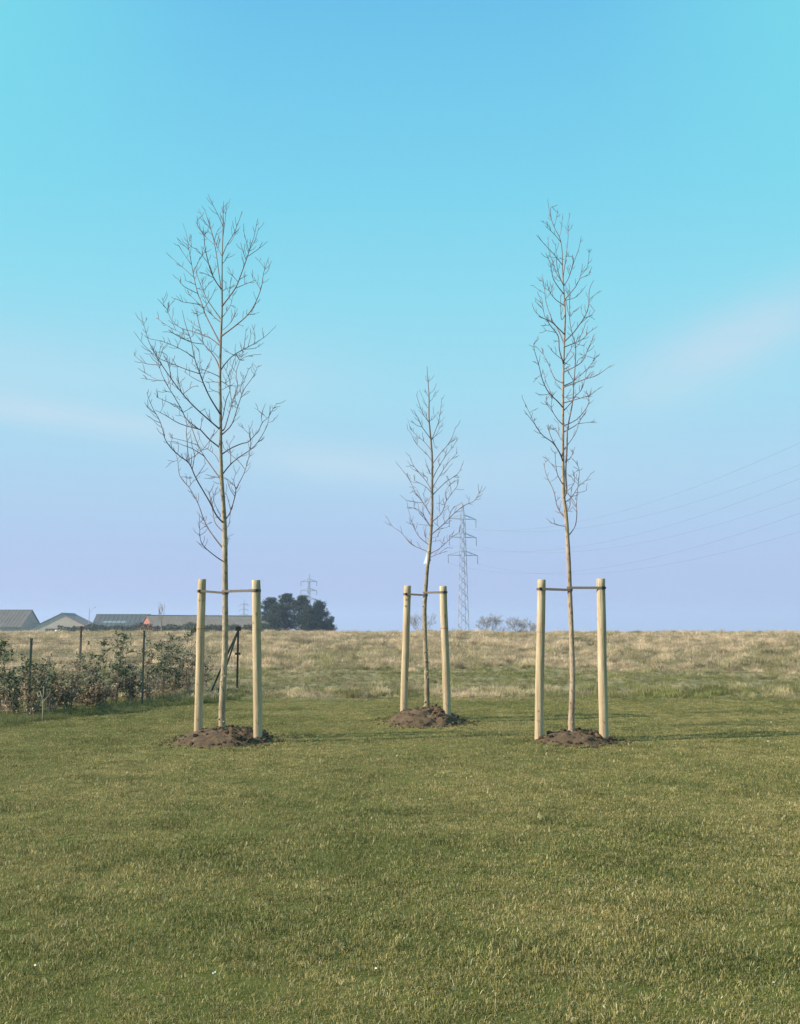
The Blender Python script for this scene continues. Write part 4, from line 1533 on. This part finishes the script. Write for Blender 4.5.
pine(271, 598.5, 205, 24, 'dark pine at the left end of the pine group, beside the stake', 1)
pine(287, 594.0, 200, 23, 'tallest dark pine of the group on the horizon', 2)
pine(303, 596.5, 196, 22, 'dark pine standing right of the tallest pine', 3)
pine(319, 602.0, 199, 22, 'dark lower pine near the right end of the pine group', 4)
pine(327, 622.0, 192, 13, 'smallest dark pine low at the right end of the group', 5, .4)
pine(279, 605.0, 190, 22, 'dark bushy pine filling the gap in front of the tallest pine', 6, .2)
pine(309, 609.0, 189, 22, 'dark bushy pine low in front of the right-hand pines', 7, .2)

# ------------------------------------------------------------------ far bare trees and bushes
def bare(u, vtop, Y, wpx, label, seed, name='bare_tree', cat_='tree', mat='far_twig', levels=5, r0=.11, stems=3, width=1.0, twr=.02):
    rg = random.Random(seed)
    tp = at(u, vtop, Y)
    g0 = ground_z(tp.x, Y)
    H = tp.z - g0
    wr = wpx * Y / F_PX / 2
    root = thing(name, label, cat_, (tp.x, Y, g0), 'leafless trees on the horizon')
    tr, cr = MB(), MB()

    def grow(p, d, l, r, lev):
        e = p + d * l
        e.z = min(e.z, H)
        q = math.hypot(e.x, e.y)
        if q > wr:
            e.x *= wr / q; e.y *= wr / q
        m_ = p.lerp(e, .5) + Vector((rg.gauss(0, .05), rg.gauss(0, .05), 0)) * l
        (tr if lev == 0 else cr).tube([p, m_, e], [r, r * .85, max(twr, r * .65)], 5 if lev < 2 else 3, lev == 0)
        if lev >= levels:
            return
        for k in range(rg.choice((2, 3, 3))):
            dd = (d + Vector((rg.gauss(0, .5 * width), rg.gauss(0, .5 * width), rg.gauss(.12, .25)))).normalized()
            grow(p.lerp(e, rg.uniform(.55, 1)), dd, l * rg.uniform(.6, .85), max(twr, r * .6), lev + 1)
    for k in range(stems):
        a = rg.uniform(0, 6.283)
        d = Vector((math.cos(a) * .35 * width, math.sin(a) * .35 * width, 1)).normalized() if stems > 1 else Vector((0, 0, 1))
        grow(Vector((math.cos(a) * .2 * (stems > 1), math.sin(a) * .2 * (stems > 1), -.2)), d, H * .36, r0, 0)
    tr.build('trunk', M[mat], root)
    cr.build('crown', M[mat], root)
    return root


bare(489, 611.5, 225, 34, 'wider hazy leafless tree just right of the near pylon', 21, width=1.0, twr=.017, stems=6, levels=5, r0=.08)
bare(520, 613.5, 230, 30, 'smaller hazy leafless tree, rightmost on the horizon', 22, width=1.0, twr=.017, stems=6, levels=5, r0=.08)
bare(422, 610.0, 235, 30, 'faint leafless tree behind the shortest tree and its stakes', 23, width=1.0, twr=.014, stems=5, levels=5, r0=.07)
bare(533.5, 620, 228, 8, 'tiny leafless bush beside the slender tree stake on the horizon', 24, 'bare_bush', 'bush', levels=4, twr=.02)
bare(349, 627.5, 150, 20, 'low leafless scrub on the crest right of the pines', 25, 'bare_bush', 'bush', levels=3, twr=.018, stems=5)
t_ = bare(162.3, 598, 140, 9, 'slim young leafless tree with a pale guard in front of the brown barn', 26, levels=4, r0=.05, stems=1, width=.62, twr=.016)
b = MB()
b.tube([(0, 0, -.2), (0, 0, 2.9)], .10, 8)
b.build('trunk_guard', M['pale_wood'], t_)

# ------------------------------------------------------------------ pylons and power lines
def make_pylon(pos, ztop, scale, rz, label, thick=.10):
    root = thing('lattice_pylon', label, 'pylon', pos, 'lattice power pylons', rz)
    Ht = ztop - pos[2]
    lv = [0, .055, .11, .165, .215, .265, .31, .355, .395, .435, .475, .515, .55, .585, .62, .655, .69, .725, .76, .795, .83, .865, .90]
    half = lambda t: scale * (1.05 - .62 * min(1, t / .9)) if t <= .9 else scale * .43 * max(0.08, (1 - t) / .1)
    b = MB()
    for sx in (-1, 1):
        for sy in (-1, 1):
            for t0, t1 in zip(lv + [1.0], (lv + [1.0])[1:]):
                b.bar((sx * half(t0), sy * half(t0), Ht * t0), (sx * half(t1), sy * half(t1), Ht * t1), thick)
    b.build('legs', M['pylon'], root)
    b = MB()
    for i, (t0, t1) in enumerate(zip(lv, lv[1:])):
        h0, h1 = half(t0), half(t1)
        for sx, sy, tx, ty in ((-1, -1, 1, -1), (1, -1, 1, 1), (1, 1, -1, 1), (-1, 1, -1, -1)):
            a, c_ = ((sx, sy), (tx, ty)) if i % 2 else ((tx, ty), (sx, sy))
            b.bar((a[0] * h0, a[1] * h0, Ht * t0), (c_[0] * h1, c_[1] * h1, Ht * t1), thick * .85)
    b.build('lattice', M['pylon'], root)
    att = []
    for zz, hs in ((519.0, 3.5), (537.3, 3.55), (555.3, 3.85)):
        z = Ht * ((at(463, zz, 230).z - PB) / (PT - PB))
        hs *= scale
        b = MB()
        tt = z / Ht
        w = half(tt)
        for s in (-1, 1):
            for sy in (-1, 1):
                b.bar((s * w * .8, sy * w, z), (s * hs, 0, z), thick * .85)
                b.bar((s * w * .8, sy * w, z + 1.05 * scale), (s * hs, 0, z), thick * .85)
            b.bar((s * (w + (hs - w) * .5), 0, z), (s * (w + (hs - w) * .35), 0, z + .65 * scale), thick * .6)
        arm = b.build('crossarm', M['pylon'], root)
        for s in (-1, 1):
            b = MB()
            n_ = 9
            pts = [(s * hs, 0, z - 1.95 * scale * k / n_) for k in range(n_ + 1)]
            b.tube(pts, [.06 if k % 2 else .12 for k in range(n_ + 1)], 6)
            b.build('insulator', M['insulator'], arm)
            att.append(Vector((s * hs, 0, z - 1.95 * scale)))
    return root, att


PT = at(463, 503, 230).z
PB = ground_z(15.3, 230)
LINE_D = Vector((65.3 - 15.3, 84.2 - 230))
rz = math.atan2(LINE_D.y, LINE_D.x) + math.pi / 2
p1 = at(462.8, 540, 230)
pyl, att = make_pylon((p1.x, 230, PB), PT, 1.0, rz, 'nearest lattice pylon with three crossarms, right of the shortest tree')
rot = Matrix.Rotation(rz, 4, 'Z')
LL = ['upper', 'upper', 'middle', 'middle', 'lower', 'lower']
WL = {(0, -1): 'left-hand conductor of the upper pair running right from the nearest pylon', (0, 1): 'right-hand conductor of the upper pair running right from the nearest pylon'}
for k, a in enumerate(att):
    s = rot @ a + pyl.location
    side = 'right' if a.x > 0 else 'left'
    lab = 'thin power line strung from the %s end of the %s crossarm of the nearest pylon' % (side, ('top', 'middle', 'bottom')[k // 2])
    pts = []
    for i in range(61):
        t = i / 60
        pts.append(Vector((s.x + LINE_D.x * t, s.y + LINE_D.y * t, s.z + 6.156 * t - 4 * 8.07 * t * (1 - t))))
    b = MB()
    b.tube(pts, .012, 5, True)
    tag(b.build('power_line', M['line'], origin=pts[0]), lab, 'power line', 'power lines of the nearest pylon')
for u, vt, Y, sc_, lab in ((309, 573.5, 380, .9, 'distant hazy pylon rising behind the dark pines'), (244, 600, 690, .85, 'faintest, farthest pylon above the brown barn roof')):
    q = at(u, vt, Y)
    g0 = ground_z(q.x, Y)
    make_pylon((q.x, Y, g0), q.z, sc_, R(12), lab, .15 if Y < 500 else .2)

# ------------------------------------------------------------------ haze
m, nt, out = new_mat('air_haze')
pv = nd(nt, 'ShaderNodeVolumePrincipled')
pv.inputs['Color'].default_value = (.66, .74, 1.0, 1)
pv.inputs['Density'].default_value = .0005
pv.inputs['Anisotropy'].default_value = .1
nt.links.new(pv.outputs[0], out.inputs['Volume'])
b = MB()
b.box(-2450, 2450, -320, 2550, -32, 36)
hz = tag(b.build('haze', m), 'pale blue haze softening the horizon', 'haze', kind='stuff')
